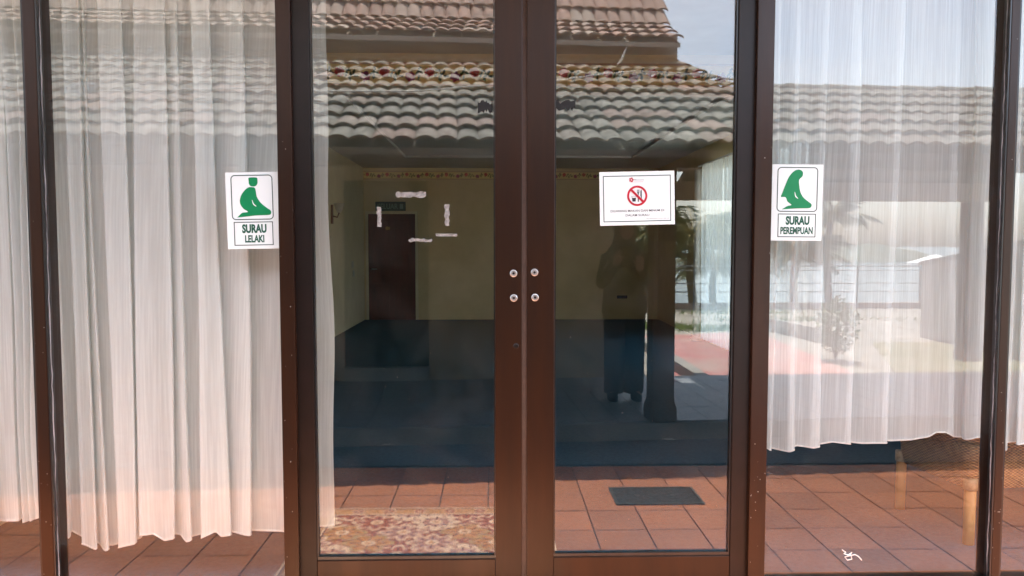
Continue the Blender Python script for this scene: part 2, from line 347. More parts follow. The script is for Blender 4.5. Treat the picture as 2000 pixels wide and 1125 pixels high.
for i in range(25):
    for j in range(13):
        u, v = i / 12 - 1, j / 6 - 1; q = max(0, 1 - u * u) * max(0, 1 - v * v)
        h.v.append((hp.x + 34 * u, hp.y + 60 * v, -9.2 + 12 * q ** .7 + .7 * math.sin(9 * u + 4 * v) * q))
for i in range(24):
    for j in range(12): h.f.append((i * 13 + j, i * 13 + j + 1, (i + 1) * 13 + j + 1, (i + 1) * 13 + j))
struct(h.build('headland_hill', M['hill'], smooth=True))

# terrace in front of the glass: terracotta tiles on a bed
TER_Y = -1.77
ter = struct(box('terrace', (-4.4, TER_Y, -.5), (4.8, .05, -.012), M['grout']))
T = .265; tb = MB().box((0, 0, 0), (T - .006, T - .006, .012)); tm = tb.mesh('tile', M['terracotta'], bevel=.0015)
X0 = onfloor(1556, 1016).x % T; Y0 = -(1.40 - .93)
for i in range(-16, 18):
    for j in range(0, 8):
        x = X0 + i * T; y = onfloor(1660, 1016).y + (j - 4.0) * T - T
        y = -.41 - T * 5 + j * T
        if y < TER_Y or y + T > .06 or x < -4.3 or x + T > 4.75: continue
        obj('tile', tm, ter, (x, y, -.0125 + random.uniform(0, .0015)))
# drain channel and low strip between the two floors
struct(box('walkway', (-6, -3.2, -.5), (7.2, TER_Y - .50, -.145), pm('walkway_concrete', (.15, .165, .175), (.10, .11, .12), 5, .85, bump=.3)))
struct(box('drain_bed', (-6, TER_Y - .505, -.55), (7.2, TER_Y - .003, -.40), M['drain']))

# ================================================================== THE OPPOSITE BUILDING (seen mirrored in the glass)
ROTZ = R(-3.4); PIV = Vector((1.0, -3.0, 0))
def loc(p):                                  # world point -> the building's own axes
    return Matrix.Rotation(-ROTZ, 3, 'Z') @ (Vector(p) - PIV)
def ly(dz): return -(dz - 2.92) + 3.0        # local y of a mirrored distance
bld = empty('veranda_building', PIV, (0, 0, ROTZ))
tag(bld, 'low building with tiled double roof, brown fascia and open veranda, mirrored in the door glass', 'building')
ver = struct(box('veranda_floor', (-7, ly(5.82), -.5), (5.1, ly(7.95), -.012), M['concrete'])); ver.location = PIV; ver.rotation_euler = (0, 0, ROTZ)
vt = MB().box((0, 0, 0), (.244, .244, .012)).mesh('tile', M['vtile'], bevel=.0015)
for i in range(-10, 17):
    for j in range(8):
        x = i * .25; y = ly(7.93) + .03 + j * .25 + .04
        if y + .25 < ly(5.82): obj('tile', vt, ver, (x, y, -.0125 + random.uniform(0, .001)))
# kerb nosing of the veranda is the slab edge itself
EZ, ED, SL = 2.13, 5.3, R(24)
def run(dz): return (ly(ED) - ly(dz))        # horizontal run from the eave
# sheathing slabs
def slab(name, x0, x1, y0, z0, y1, z1, th, m, parent):
    return MB().prism([(x0, y0, z0), (x0, y1, z1), (x0, y1, z1 - th), (x0, y0, z0 - th)], (x1 - x0, 0, 0)).build(name, m, parent)
rl = slab('roof', -7, 1.35, ly(ED) - .04, EZ - .03, ly(8.4), EZ - .03 + .445 * 3.06, .05, M['deck'], bld)
wing_front = slab('roof_boarding', 1.351, 5.3, ly(ED) - .04, EZ - .032, ly(7.14), EZ - .032 + .445 * 1.8, .05, M['deck'], bld)
slab('roof_boarding', 1.36, 5.3, ly(7.145), EZ + .445 * 1.8 - .02, ly(9.0), EZ - .04, .05, M['deck'], bld)
ru = slab('roof', -7, 1.15, ly(8.07), 3.62, ly(8.95), 3.62 + .41, .05, M['fascia'], bld)
slab('roof_boarding', -7, 1.24, ly(8.951), 4.03, ly(11.5), 4.03 + 2.55, .05, M['deck'], bld)
A = .027
def tile_mesh(name, m):
    b = MB(); n = 14; Wd, Ln = .296, .385
    def prof(x): return A * (abs(math.sin(math.pi * x / .148)) ** .75)
    for yy, dz in ((0, .012), (Ln, -.004)):
        for i in range(n + 1):
            x = Wd * i / n; b.v.append((x, yy, prof(x) + dz))
    for i in range(n + 1):
        x = Wd * i / n; b.v.append((x, .006, prof(x) * .80 - .006))
    for i in range(n):
        b.f.append((i, i + 1, n + 2 + i, n + 1 + i)); b.f.append((i, 2 * n + 2 + i, 2 * n + 3 + i, i + 1))
    b.v += [(0, Ln, -.014), (Wd, Ln, -.014)]
    return b.mesh(name, m, smooth=False)
ml, mu_ = tile_mesh('tile', M['tile_low']), tile_mesh('tile', M['tile_up'])
specs = []                                   # (mesh, roof, x, y, z, slope, view distance)
GA = .33
for k in range(11):
    d = k * GA; y = ly(ED) - d * math.cos(SL); z = EZ + d * math.sin(SL) + .012
    xr = 5.3 if k < 6 else 1.45 - (k - 6) * .06
    nx = int((xr + 6.9) / .3)
    for i in range(nx):
        specs.append((ml, rl, xr - i * .3, y, z, SL - .055))
uy, uz = ly(8.05), 3.655
for k in range(9):
    s_ = R(24) if k < 3 else R(46)
    xr = 1.18 + .03 * k if k < 3 else 1.30 + .04 * (k - 3)
    for i in range(int((xr + 6.9) / .3)):
        specs.append((mu_, ru, xr - i * .3, uy, uz + .012, s_ - .055))
    uy -= GA * math.cos(s_); uz += GA * math.sin(s_)
def seen(sp):
    p = PIV + Matrix.Rotation(ROTZ, 3, 'Z') @ Vector((sp[2] - .15, sp[3], sp[4])); v = Vector((p.x, -p.y, p.z)) - CAM
    q = RM.transposed() @ v; px = 1000 + FPX * q.x / -q.z; py = 562 - FPX * q.y / -q.z
    return (-20 < px < 2020 and py > -25), v.length, px
vis = [];  rest = []
for sp in specs:
    a, dd, px = seen(sp)
    pane = 590 < px < 1480
    (vis if a else rest).append((0 if pane else 1, dd, sp))
vis.sort(key=lambda t: (t[0], t[1])); rest += vis[300:]; vis = vis[:300]
for _, _, (me, rf, x, y, z, s_) in vis:
    o = obj('tile', me, rf, (x + random.uniform(-.003, .003), y + random.uniform(-.006, .006), z + random.uniform(0, .004)), (s_ + random.uniform(-.01, .01), random.uniform(-.008, .008), math.pi + random.uniform(-.008, .008)))
for rf, me in ((rl, ml), (ru, mu_)):
    b = MB()
    for _, _, (m2, r2, x, y, z, s_) in rest:
        if r2 is not rf: continue
        mt = Matrix.Translation((x, y, z)) @ Euler((s_, 0, math.pi)).to_matrix().to_4x4(); n = len(b.v)
        b.v += [tuple(mt @ v.co) for v in me.vertices]; b.f += [tuple(n + i for i in p.vertices) for p in me.polygons]
    if b.v: tag(b.build('tile_field', me.materials[0], rf), kind='stuff')
# ridge of the wing and hip of the main roof: half-round capping tiles
cap = MB()
for i in range(9):
    for q, r_ in ((0, .075), (.4, .062)):
        th = math.pi * i / 8; cap.v.append((q, r_ * math.cos(th), r_ * math.sin(th)))
for i in range(8): cap.f.append((2 * i, 2 * i + 1, 2 * i + 3, 2 * i + 2))
cap_me = cap.mesh('ridge_tile', M['tile_low'], smooth=True)
for i in range(10): obj('ridge_tile', cap_me, wing_front, (5.25 - .39 * i - .2, ly(7.16), EZ + .445 * 1.8 + .0), (0, 0, 0))
# walls, fascia, beams
box('fascia', (-7, ly(8.40), 3.42), (1.22, ly(8.46), 3.80), M['fascia'], bld)
box('fascia_moulding', (-7, ly(8.372), 3.475), (1.222, ly(8.399), 3.515), M['fascia'], bld)
box('side_wall', (1.16, ly(8.47), 2.3), (1.215, ly(12.5), 3.80), M['fascia'], bld)
WX = loc(refl(1203, 600, 8.0)).x
wl = MB(); DX0, DX1 = loc(refl(676, 600, 7.86)).x, loc(refl(838, 600, 7.86)).x
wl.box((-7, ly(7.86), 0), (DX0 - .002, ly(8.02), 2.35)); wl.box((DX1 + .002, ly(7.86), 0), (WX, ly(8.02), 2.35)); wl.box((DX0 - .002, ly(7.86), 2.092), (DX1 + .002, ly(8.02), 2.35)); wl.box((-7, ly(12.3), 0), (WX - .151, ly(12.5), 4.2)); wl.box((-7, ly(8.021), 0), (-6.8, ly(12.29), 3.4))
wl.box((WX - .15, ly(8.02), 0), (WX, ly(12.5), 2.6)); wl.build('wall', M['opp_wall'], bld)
dr = box('door', (DX0, ly(7.93), .14), (DX1, ly(7.98), 2.09), M['opp_door'], bld, .004)
hw = (DX1 - DX0)
for q in (0, 1):
    for z0, z1 in ((.3, .95), (1.1, 1.95)):
        box('door_panel', (DX0 + .05 + q * hw / 2, ly(7.925), z0), (DX0 + hw / 2 - .05 + q * hw / 2, ly(7.932), z1), M['opp_door'], dr, .003)
box('door_sill', (DX0 - .001, ly(7.84), .0), (DX1 + .001, ly(7.985), .135), M['concrete'], bld)
box('ceiling', (-7, ly(5.75), 2.26), (1.34, ly(8.39), 2.285), M['deck'], bld)
pp = loc(refl(1290, 700, 5.95)); PY = pp.y
box('beam', (-7, PY - .09, 2.03), (5.2, PY + .09, 2.255), M['pillar'], bld)
box('beam', (WX + .01, ly(8.75), 1.955), (5.2, ly(8.6), 2.17), M['fascia'], bld)
def pillar(x, y, top=2.028):
    p = MB().box((-.09, -.09, .16), (.09, .09, top)).build('pillar', M['pillar'], bld, bevel=.006, loc=(x, y, 0))
    MB().loft([[(sx * r, sy * r, z) for sx, sy in ((1, 1), (-1, 1), (-1, -1), (1, -1))] for r, z in ((.108, 0), (.108, .10), (.092, .159))]).build('pillar_base', M['pillar'], p)
pillar(pp.x, PY); pillar(-4.6, PY); pillar(loc(refl(1938, 500, 8.6)).x, ly(8.67), 1.95)

# ================================================================== BEYOND: path, kerb, lawn, railing, wall, palms
def quad(name, pts, m, z, th=.05): return struct(MB().prism([(p[0], p[1], z) for p in pts], (0, 0, -th)).build(name, m))
pa, pb, pc_, pd = onfloor(1300, 735, -.15), onfloor(1690, 740, -.15), onfloor(1478, 648, -.15), onfloor(1246, 655, -.15)
quad('red_path', [(pa.x - .1, pa.y + .6), (pb.x, pb.y + .6), (pc_.x, pc_.y), (pd.x, pd.y)], M['redpath'], -.150, .006)
k0, k1 = onfloor(1345, 736, -.1), onfloor(1246, 668, -.1)
dv = (k1 - k0).normalized(); sd_ = Vector((-dv.y, dv.x, 0)) * .14
struct(MB().prism([k0 - dv * .8 + Vector((0, 0, -.05)), k1 + Vector((0, 0, -.05)), k1 - sd_ * -1 + Vector((0, 0, -.05)), k0 - dv * .8 - sd_ * -1 + Vector((0, 0, -.05))], (0, 0, .13)).build('kerb', M['concrete']))
lw0 = onfloor(1655, 668, -.15)
quad('lawn', [(4.6, -5.2), (16, -5.2), (16, lw0.y), (lw0.x + .4, lw0.y)], M['lawn'], -.152, .006)
# low kerb wall, pale on top, running out from the path
a0, a1 = onfloor(1500, 640, -.1), onfloor(1640, 672, -.1)
wl2 = MB().prism([(a0.x, a0.y, -.16), (a1.x, a1.y, -.16), (a1.x, a1.y - .4, -.16), (a0.x, a0.y - .4, -.16)], (0, 0, .24)).build('low_wall', M['concrete'])
tag(wl2, 'low pale concrete kerb wall between red path and lawn', 'wall')
gt = MB(); rr = random.Random(8)
for (cx_, cy_, n_, sx_, sy_) in ((1330, 600, 420, 1.6, .25), (1290, 640, 300, 1.2, .2), (1400, 645, 260, 1.0, .15), (1560, 625, 300, 2.0, .2), (1450, 612, 300, 2.2, .2)):
    c_ = onfloor(cx_, cy_, -.16)
    for i in range(n_):
        p = Vector((c_.x + rr.gauss(0, sx_ * .5), c_.y + rr.gauss(0, sy_), -.16)); a = rr.uniform(0, 6.28); h_ = rr.uniform(.05, .16); n = len(gt.v)
        gt.v += [(p.x - .012, p.y, p.z), (p.x + .012, p.y, p.z), (p.x + .08 * math.cos(a), p.y + .08 * math.sin(a), p.z + h_)]; gt.f.append((n, n + 1, n + 2))
tag(gt.build('grass_tufts', M['leaf']), 'ragged grass growing in the joints of the pale paving', 'grass', kind='stuff')
# railing
RY = -(18.7 - 2.92)
rail = empty('metal_railing', (0, RY, -.16)); tag(rail, 'grey metal railing along the far edge of the paved ground above the sea', 'railing')
for z in (1.06, .95, .62, .41): MB().tube([(-14, 0, z), (16, 0, z)], .02 if z > 1 else .014, 6).build('rail', M['rail'], rail)
pm_ = MB().tube([(0, 0, 0), (0, 0, 1.06)], .026, 6).mesh('post', M['rail'])
for i in range(19): obj('post', pm_, rail, (-13.4 + i * 1.62, 0, 0))
struct(box('coping', (-20, RY + .06, -.3), (20, RY + .26, -.02), pm('pinkish_coping', (.40, .30, .25), (.33, .24, .20), 2, .85)))
# sloping garden wall
w0, w1 = refl(1798, 600, 12.6), refl(1925, 600, 10.6)
gw = MB().prism([(w0.x, w0.y, -.16), (w1.x, w1.y + 1.2, -.16), (w1.x, w1.y + 1.2, 1.5), (w0.x, w0.y, 1.08)], (.18, 0, 0)).build('garden_wall', pm('pale_render', (.50, .48, .45), (.42, .40, .37), 2, .85))
cp = MB().prism([(w0.x - .03, w0.y - .04, 1.083), (w1.x - .03, w1.y + 1.22, 1.503), (w1.x - .03, w1.y + 1.22, 1.56), (w0.x - .03, w0.y - .04, 1.14)], (.24, 0, 0)).build('coping', M['concrete'], gw)
tag(gw, 'grey garden wall with a sloping top beside the lawn, mirrored in the right pane', 'wall')
# parasol on the beach below
up = refl(1828, 500, 46); um = empty('beach_parasol', (up.x, up.y, -6.9)); tag(um, 'white pyramid parasol down by the sea behind the sloping wall', 'parasol')
tz = at(1828, 497, 43.08).z + 6.9; wz = at(1828, 514, 43.08).z + 6.9
MB().loft([[(sx * r, sy * r, z) for sx, sy in ((1, 1), (-1, 1), (-1, -1), (1, -1))] for r, z in ((1.22, wz - .12), (1.2, wz), (.02, tz))]).build('canopy', M['canvas'], um)
MB().tube([(0, 0, 0), (0, 0, tz - .02)], .04, 8).build('pole', M['white_paint'], um)
# palms
def frond_mesh(seed, ln):
    rr = random.Random(seed); b = MB(); rib = MB(); pts = []
    for i in range(15):
        t = i / 14; pts.append(Vector((ln * t * (1 - .12 * t), 0, .55 * ln * t - .78 * ln * t * t)))
    rib.tube(pts, [.022 * (1 - .9 * i / 14) for i in range(15)], 5)
    for i in range(34):
        t = .12 + .86 * i / 33; k = t * 14; i0 = min(13, int(k)); p = pts[i0].lerp(pts[i0 + 1], k - i0)
        for sd2 in (-1, 1):
            l = ln * .30 * math.sin(math.pi * (.15 + .8 * t)) * rr.uniform(.8, 1.15); dr_ = rr.uniform(.45, .95)
            tip = p + Vector((l * .55, sd2 * l * .75, -l * dr_)); wv = Vector((.02, 0, .004)); n = len(b.v); md = p.lerp(tip, .5) + Vector((0, 0, .06 * l))
            b.v += [tuple(p), tuple(md - wv), tuple(tip), tuple(md + wv)]; b.f.append((n, n + 1, n + 2, n + 3))
    return b.mesh('frond', M['frond']), rib.mesh('frond_rib', M['frond_rib'], smooth=True)
FR = [frond_mesh(i, l) for i, l in enumerate((2.0, 1.7, 2.3))]
def palm(px, dz, zc, n, label, sc_=1.0, base=-2.4):
    p = refl(px, 500, dz); t = empty('palm_tree', (p.x, p.y, base)); tag(t, label, 'palm tree', 'palms beyond the railing')
    H = zc - base
    MB().tube([(0.12 * math.sin(i * .7), .06 * i, H * i / 8) for i in range(9)], [.16 - .008 * i for i in range(9)], 10).build('trunk', M['trunk'], t, smooth=True)
    for i in range(n):
        fm, rm = FR[i % 3]; a = i * 2.399; e = random.uniform(-.15, .75) if i > 4 else random.uniform(.6, 1.1)
        o = obj('frond', fm, t, (.12 * math.sin(5.6), .48, H - .03), (0, -e, a)); o.scale = (sc_ * random.uniform(.85, 1.1),) * 3
        obj('frond_rib', rm, o)
palm(1350, 20.4, 1.55, 40, 'dense coconut palm beyond the railing, seen between the pillar and the pale curtain', .95)
palm(1392, 22.5, .75, 26, 'low spreading coconut palm beyond the railing, behind the pale interior curtain', .85)
palm(1548, 20.2, 1.05, 24, 'short coconut palm beside the railing, under the green sign in the mirrored view', .8)
palm(1612, 24, 2.2, 16, 'taller slender coconut palm standing right of the green praying sign', .8, -3.3)
palm(1262, 21, 1.4, 24, 'coconut palm beyond the railing, seen in the gap beside the standing figure', .8)
# shrub by the low wall
sp_ = onfloor(1632, 702, -.15); sh = empty('garden_shrub', (sp_.x, sp_.y, -.16)); tag(sh, 'small leafy green shrub at the end of the low kerb wall', 'shrub')
fb = MB(); rr = random.Random(3)
for i in range(900):
    th, u = rr.uniform(0, 6.283), rr.uniform(-1, 1); r_ = rr.uniform(.25, 1) ** .5
    p = Vector((math.cos(th) * math.sqrt(1 - u * u) * .30, math.sin(th) * math.sqrt(1 - u * u) * .30, .48 + u * .40)) * 1; p = Vector((p.x * r_, p.y * r_, .5 + (p.z - .5) * r_))
    d1 = Vector((rr.gauss(0, 1), rr.gauss(0, 1), rr.gauss(0, 1))).normalized() * .045; d2 = d1.orthogonal().normalized() * .02; n = len(fb.v)
    fb.v += [tuple(p), tuple(p + d1 * .5 + d2), tuple(p + d1), tuple(p + d1 * .5 - d2)]; fb.f.append((n, n + 1, n + 2, n + 3))
fb.build('foliage', M['leaf'], sh)
st = MB()
for i in range(7): a = i * .9; st.tube([(0, 0, 0), (.08 * math.cos(a), .08 * math.sin(a), .3), (.2 * math.cos(a), .2 * math.sin(a), .7)], [.012, .008, .004], 5)
st.build('stem', M['trunk'], sh)

# ================================================================== THE PRAYER HALL (glass front and room)
hall = empty('prayer_hall', (0, 0, 0)); tag(hall, 'prayer hall with bronze framed glass front and cream room inside', 'building')
TOP = 2.62
def gx(px, y=0.0): return at(px, 562, y).x
FY = -.045
def mullion(p0, p1, z0=-.0, side=0, dark=None):
    x0, x1 = gx(p0, FY), gx(p1, FY)
    o = box('mullion', (x0, FY, .002), (x1, .055, TOP), M['frame'], hall, .0025)
    return o, x0, x1
mA, a0x, a1x = mullion(62, 86); mB, b0x, b1x = mullion(546, 575); mC, c0x, c1x = mullion(1471, 1504); mD, d0x, d1x = mullion(1957, 1973)
mE = box('mullion', (ROOM_L - .02, FY, .002), (ROOM_L + .04, .055, TOP), M['frame'], hall, .0025); mF = box('mullion', (ROOM_R - .04, FY, .002), (ROOM_R + .02, .055, TOP), M['frame'], hall, .0025)
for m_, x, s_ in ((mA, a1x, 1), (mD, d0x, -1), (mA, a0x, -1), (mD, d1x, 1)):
    box('gasket', (x + s_ * .0005, -.043, .06), (x + s_ * .006, -.008, TOP - .001), M['rubber'], m_)
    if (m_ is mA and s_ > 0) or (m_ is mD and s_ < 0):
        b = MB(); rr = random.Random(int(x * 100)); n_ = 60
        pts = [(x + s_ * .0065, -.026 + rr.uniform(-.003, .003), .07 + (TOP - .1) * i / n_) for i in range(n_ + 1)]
        b.tube(pts, [.0026 + rr.uniform(-.001, .0009) for _ in pts], 6); b.build('gasket_highlight', M['gasket_glint'], m_, smooth=True)  # pale uneven strip painted in as the highlight along the gasket
def pane(x0, x1, m, z0=.06, z1=TOP): return box('window_pane', (x0, -.003, z0), (x1, .003, z1), m, hall)
pane(ROOM_L + .04, a0x, M['glass_left']); pane(a1x, b0x, M['glass_left']); pane(c1x, d0x, M['glass_right']); pane(d1x, ROOM_R - .04, M['glass_right'])
for x0, x1 in ((ROOM_L + .04, a0x), (a1x, b0x), (c1x, d0x), (d1x, ROOM_R - .04)):
    box('sill_rail', (x0 + .001, -.038, .002), (x1 - .001, .05, .06), M['frame'], hall, .002)
box('head_rail', (ROOM_L - .02, FY - .01, TOP + .001), (ROOM_R + .02, .07, TOP + .12), M['frame'], hall, .003)
box('threshold', (b1x + .001, -.07, .001), (c0x - .001, .05, .018), M['frame'], hall, .002)
# doors
def rosette(x, z, y, parent):
    o = MB().lathe([(.0145, 0), (.0145, -.002), (.012, -.0035), (.0052, -.0035), (.0045, -.0015), (.0001, -.0015)], (x, y, z), 20, 'y').build('screw_rosette', M['steel'], parent, smooth=False)
    MB().lathe([(.0048, -.0017), (.0048, -.0024), (.0001, -.0024)], (x, y, z), 10, 'y').build('screw_hole', M['rubber'], o)
def leaf(px0, g0, g1, px1, zb, screws, lock):
    d = empty('glass_door', (0, 0, 0), parent=hall); LY = -.024
    X0, G0, G1, X1 = gx(px0, LY), gx(g0, LY), gx(g1, LY), gx(px1, LY)
    zl = at(g0, zb, LY).z
    left_shaded = g0 - px0 < 45  # the recessed hinge-side stile gets its shade from a darker colour
    box('stile', (X0, LY, .022), (G0, .03, TOP - .002), M['frame_dark_shaded'] if left_shaded else M['frame'], d, .003)
    box('stile', (G1, LY, .022), (X1, .03, TOP - .002), M['frame'] if left_shaded else M['frame_dark_shaded'], d, .003)
    box('bottom_rail', (G0 + .0005, LY + .002, .022), (G1 - .0005, .028, zl), M['frame'], d, .003)
    box('top_rail', (G0 + .0005, LY + .002, TOP - .12), (G1 - .0005, .028, TOP - .002), M['frame'], d, .003)
    bd = MB(); t = .009
    bd.box((G0 + .0007, -.016, zl + .0005), (G1 - .0007, -.0035, zl + t + .004)); bd.box((G0 + .0007, -.0158, zl + t + .0045), (G0 + t * .6, -.0035, TOP - .121)); bd.box((G1 - t * .6, -.0158, zl + t + .0045), (G1 - .0007, -.0035, TOP - .121))
    bd.build('glazing_bead', M['rubber'], d)
    box('pane', (G0 - .004, -.003, zl - .004), (G1 + .004, .003, TOP - .118), M['glass_door'], d)
    for px, py in screws: p = at(px, py, LY); rosette(p.x, p.z, LY, d)
    if lock:
        p = at(*lock, LY); MB().lathe([(.011, 0), (.011, -.002), (.008, -.004), (.0001, -.004)], (p.x, LY, p.z), 16, 'y').build('lock_cylinder', M['frame_dark_shaded'], d)
        box('keyway', (p.x - .0012, LY - .0046, p.z - .006), (p.x + .0012, LY - .0041, p.z + .006), M['rubber'], d)
leaf(576.5, 611, 967, 1020, 1096, ((1003, 534), (1003.5, 582)), (1008, 676))
leaf(1029, 1083, 1434.5, 1469.5, 1089, ((1044, 532), (1045, 581)), None)
xm0, xm1 = gx(1019.5, 0), gx(1029.5, 0)
box('brush_strip', (xm0, -.008, .03), (xm1, .012, TOP - .002), pm('brown_brush_seal', (.13, .08, .06), (.10, .065, .05), 30, .7), hall)
# room shell
floor = struct(box('floor', (ROOM_L - .2, .056, -.3), (ROOM_R + .2, ROOM_B + .2, -.004), M['carpet']))
box('wall', (ROOM_L - .2, ROOM_B, 0), (ROOM_R + .2, ROOM_B + .2, 3.1), M['wall'], hall)
box('wall', (ROOM_L - .2, .08, 0), (ROOM_L, ROOM_B - .001, 3.1), M['wall_left'], hall)
WY0, WY1 = 4.4, 7.95                          # window bay in the right wall, its near part added to brighten the room
rw = MB(); rw.box((ROOM_R, .08, 0), (ROOM_R + .2, WY0, 3.1)); rw.box((ROOM_R, WY1, 0), (ROOM_R + .2, ROOM_B - .001, 3.1)); rw.box((ROOM_R, WY0, 2.55), (ROOM_R + .2, WY1, 3.1)); rw.box((ROOM_R, WY0, 0), (ROOM_R + .2, WY1, .12))
rw.build('wall', M['wall'], hall)
box('window_pane', (ROOM_R + .10, WY0, .12), (ROOM_R + .106, WY1, 2.55), M['glass_left'], hall)
for i in range(4):
    y = WY0 + .03 + (WY1 - WY0 - .06) * i / 3; box('window_post', (ROOM_R + .07, y - .025, .121), (ROOM_R + .13, y + .025, 2.549), M['white_paint'], hall)
BY = 3.38
box('ceiling', (ROOM_L - .2, .075, 3.02), (ROOM_R + .2, BY + .1, 3.09), M['ceil'], hall)
box('ceiling', (ROOM_L - .2, BY + .101, 2.90), (ROOM_R + .2, ROOM_B + .2, 3.0), M['ceil'], hall)
bt, bb = at(1200, 124, BY).z, at(1200, 170, BY).z
box('bulkhead', (ROOM_L, BY, bb), (ROOM_R, BY + .2, 3.03), M['wall_left'], hall)
mo = MB(); my = ROOM_B - 1.9; mx0, mx1 = -1.55, 2.35
mo.box((mx0, BY + .9, 2.86), (mx0 + .09, my, 2.899)); mo.box((mx1 - .09, BY + .9, 2.86), (mx1, my, 2.899)); mo.box((mx0 + .0905, my - .09, 2.86), (mx1 - .0905, my, 2.899)); mo.box((mx0 + .0905, BY + .9, 2.86), (mx1 - .0905, BY + .99, 2.899))
mo.build('ceiling_moulding', M['ceil'], hall)
box('skirting', (ROOM_L + .001, ROOM_B - .018, .0), (ROOM_R - .001, ROOM_B - .001, .07), M['inner_door'], hall) if False else None
# floral wallpaper borders
def border(name, x0, x1, y, z0, z1, step, period, parent):
    nx = int((x1 - x0) / step); nz = max(8, int((z1 - z0) / step)); b = MB(); cols = []; H = z1 - z0
    def colour(x, z):
        v = (z - z0) / H; rr = random.random() * .03; c = (.84 + rr, .67 + rr, .30)
        if v < .08 or v > .92: c = (.56, .38, .24)
        zc = .5 * H; zz = z - z0
        k = x / period; u = (k % 1) * period; cell = int(math.floor(k))
        def dd(cx, cz): return math.hypot(u - cx, zz - cz)
        s_ = H / .19
        # vine
        for cx, cz in ((.10, .10), (.115, .075), (.135, .11), (.12, .135), (.26, .09), (.275, .125), (.30, .09), (.29, .06), (.325, .11), (.345, .08)):
            cx *= period / .375; cz *= s_
            ang = math.sin(cx * 91) * 2; ux, uz = u - cx, zz - cz; p, q = ux * math.cos(ang) + uz * math.sin(ang), -ux * math.sin(ang) + uz * math.cos(ang)
            if (p / (.024 * s_)) ** 2 + (q / (.011 * s_)) ** 2 < 1: c = (.055, .085, .018)
        for cx, cz, ca, cb in ((.045, .075, (.38, .03, .12), (.17, .010, .06)), (.205, .112, (.62, .06, .04), (.34, .025, .025))):
            cx *= period / .375; r_ = dd(cx, cz * s_) / s_; th = math.atan2(zz - cz * s_, u - cx)
            if r_ < .041 + .004 * math.sin(6 * th): c = ca if math.sin(r_ * 520 + 3 * th) > -.2 else cb
        return c
    for j in range(nz + 1):
        for i in range(nx + 1):
            x = x0 + (x1 - x0) * i / nx; z = z0 + H * j / nz; b.v.append((x, y, z)); cols += [*colour(x, z), 1]
    for j in range(nz):
        for i in range(nx): n = j * (nx + 1) + i; b.f.append((n, n + 1, n + nx + 2, n + nx + 1))
    me = bpy.data.meshes.new(name); me.from_pydata(b.v, [], b.f); at_ = me.color_attributes.new('print', 'FLOAT_COLOR', 'POINT'); at_.data.foreach_set('color', cols); me.materials.append(M['border'])
    return obj(name, me, parent)
border('wallpaper_border', ROOM_L + .01, ROOM_R - .01, BY - .004, bb + .001, bt, .0065, .375, hall)
border('wallpaper_border', ROOM_L + .01, ROOM_R - .01, ROOM_B - .004, 2.68, 2.84, .012, .375, hall)
# inner door on the back wall
q0, q1 = at(719, 418, ROOM_B - .03), at(812, 620, ROOM_B - .03)
idr = box('inner_door', (q0.x, ROOM_B - .045, .004), (q1.x, ROOM_B - .002, q0.z), M['inner_door'], hall, .004)
dw = q1.x - q0.x
for c in (0, 1):
    for z0, z1 in ((.15, .70), (.80, 1.35), (1.45, 1.90)):
        box('door_panel', (q0.x + .10 + c * (dw - .1) / 2, ROOM_B - .054, z0), (q0.x + dw / 2 - .05 + c * (dw - .1) / 2 + .0, ROOM_B - .046, z1), M['inner_door'], idr, .003)
MB().lathe([(.05, 0), (.05, -.006), (.03, -.008), (.0001, -.008)], (at(757, 446, ROOM_B).x, ROOM_B - .0465, at(757, 446, ROOM_B).z), 16, 'y').build('door_plate', pm('brass', (.42, .22, .05), None, rough=.4, metal=.7), idr)
df_ = MB(); df_.box((q0.x - .05, ROOM_B - .035, .002), (q0.x - .001, ROOM_B - .001, q0.z + .05)); df_.box((q1.x + .001, ROOM_B - .035, .002), (q1.x + .05, ROOM_B - .001, q0.z + .05)); df_.box((q0.x - .0005, ROOM_B - .035, q0.z + .001), (q1.x + .0005, ROOM_B - .001, q0.z + .05))
df_.build('door_frame', M['wall_left'], idr)
MB().tube([(q0.x + .07, ROOM_B - .046, .98), (q0.x + .07, ROOM_B - .095, .98), (q0.x + .17, ROOM_B - .10, .98)], .011, 8).build('door_handle', M['steel'], idr)
# own roof over the front (shades the glass)
box('lintel', (ROOM_L - .4, -.06, TOP + .122), (ROOM_R + .4, .074, 3.6), M['wall_left'], hall)
MB().prism([(-5.2, -1.27, 2.99), (-5.2, .6, 3.8), (-5.2, .6, 3.88), (-5.2, -1.27, 3.07)], (11, 0, 0)).build('eave', M['deck'], hall)
box('roof', (-5.2, .601, 3.65), (5.8, ROOM_B + .6, 3.9), M['deck'], hall)

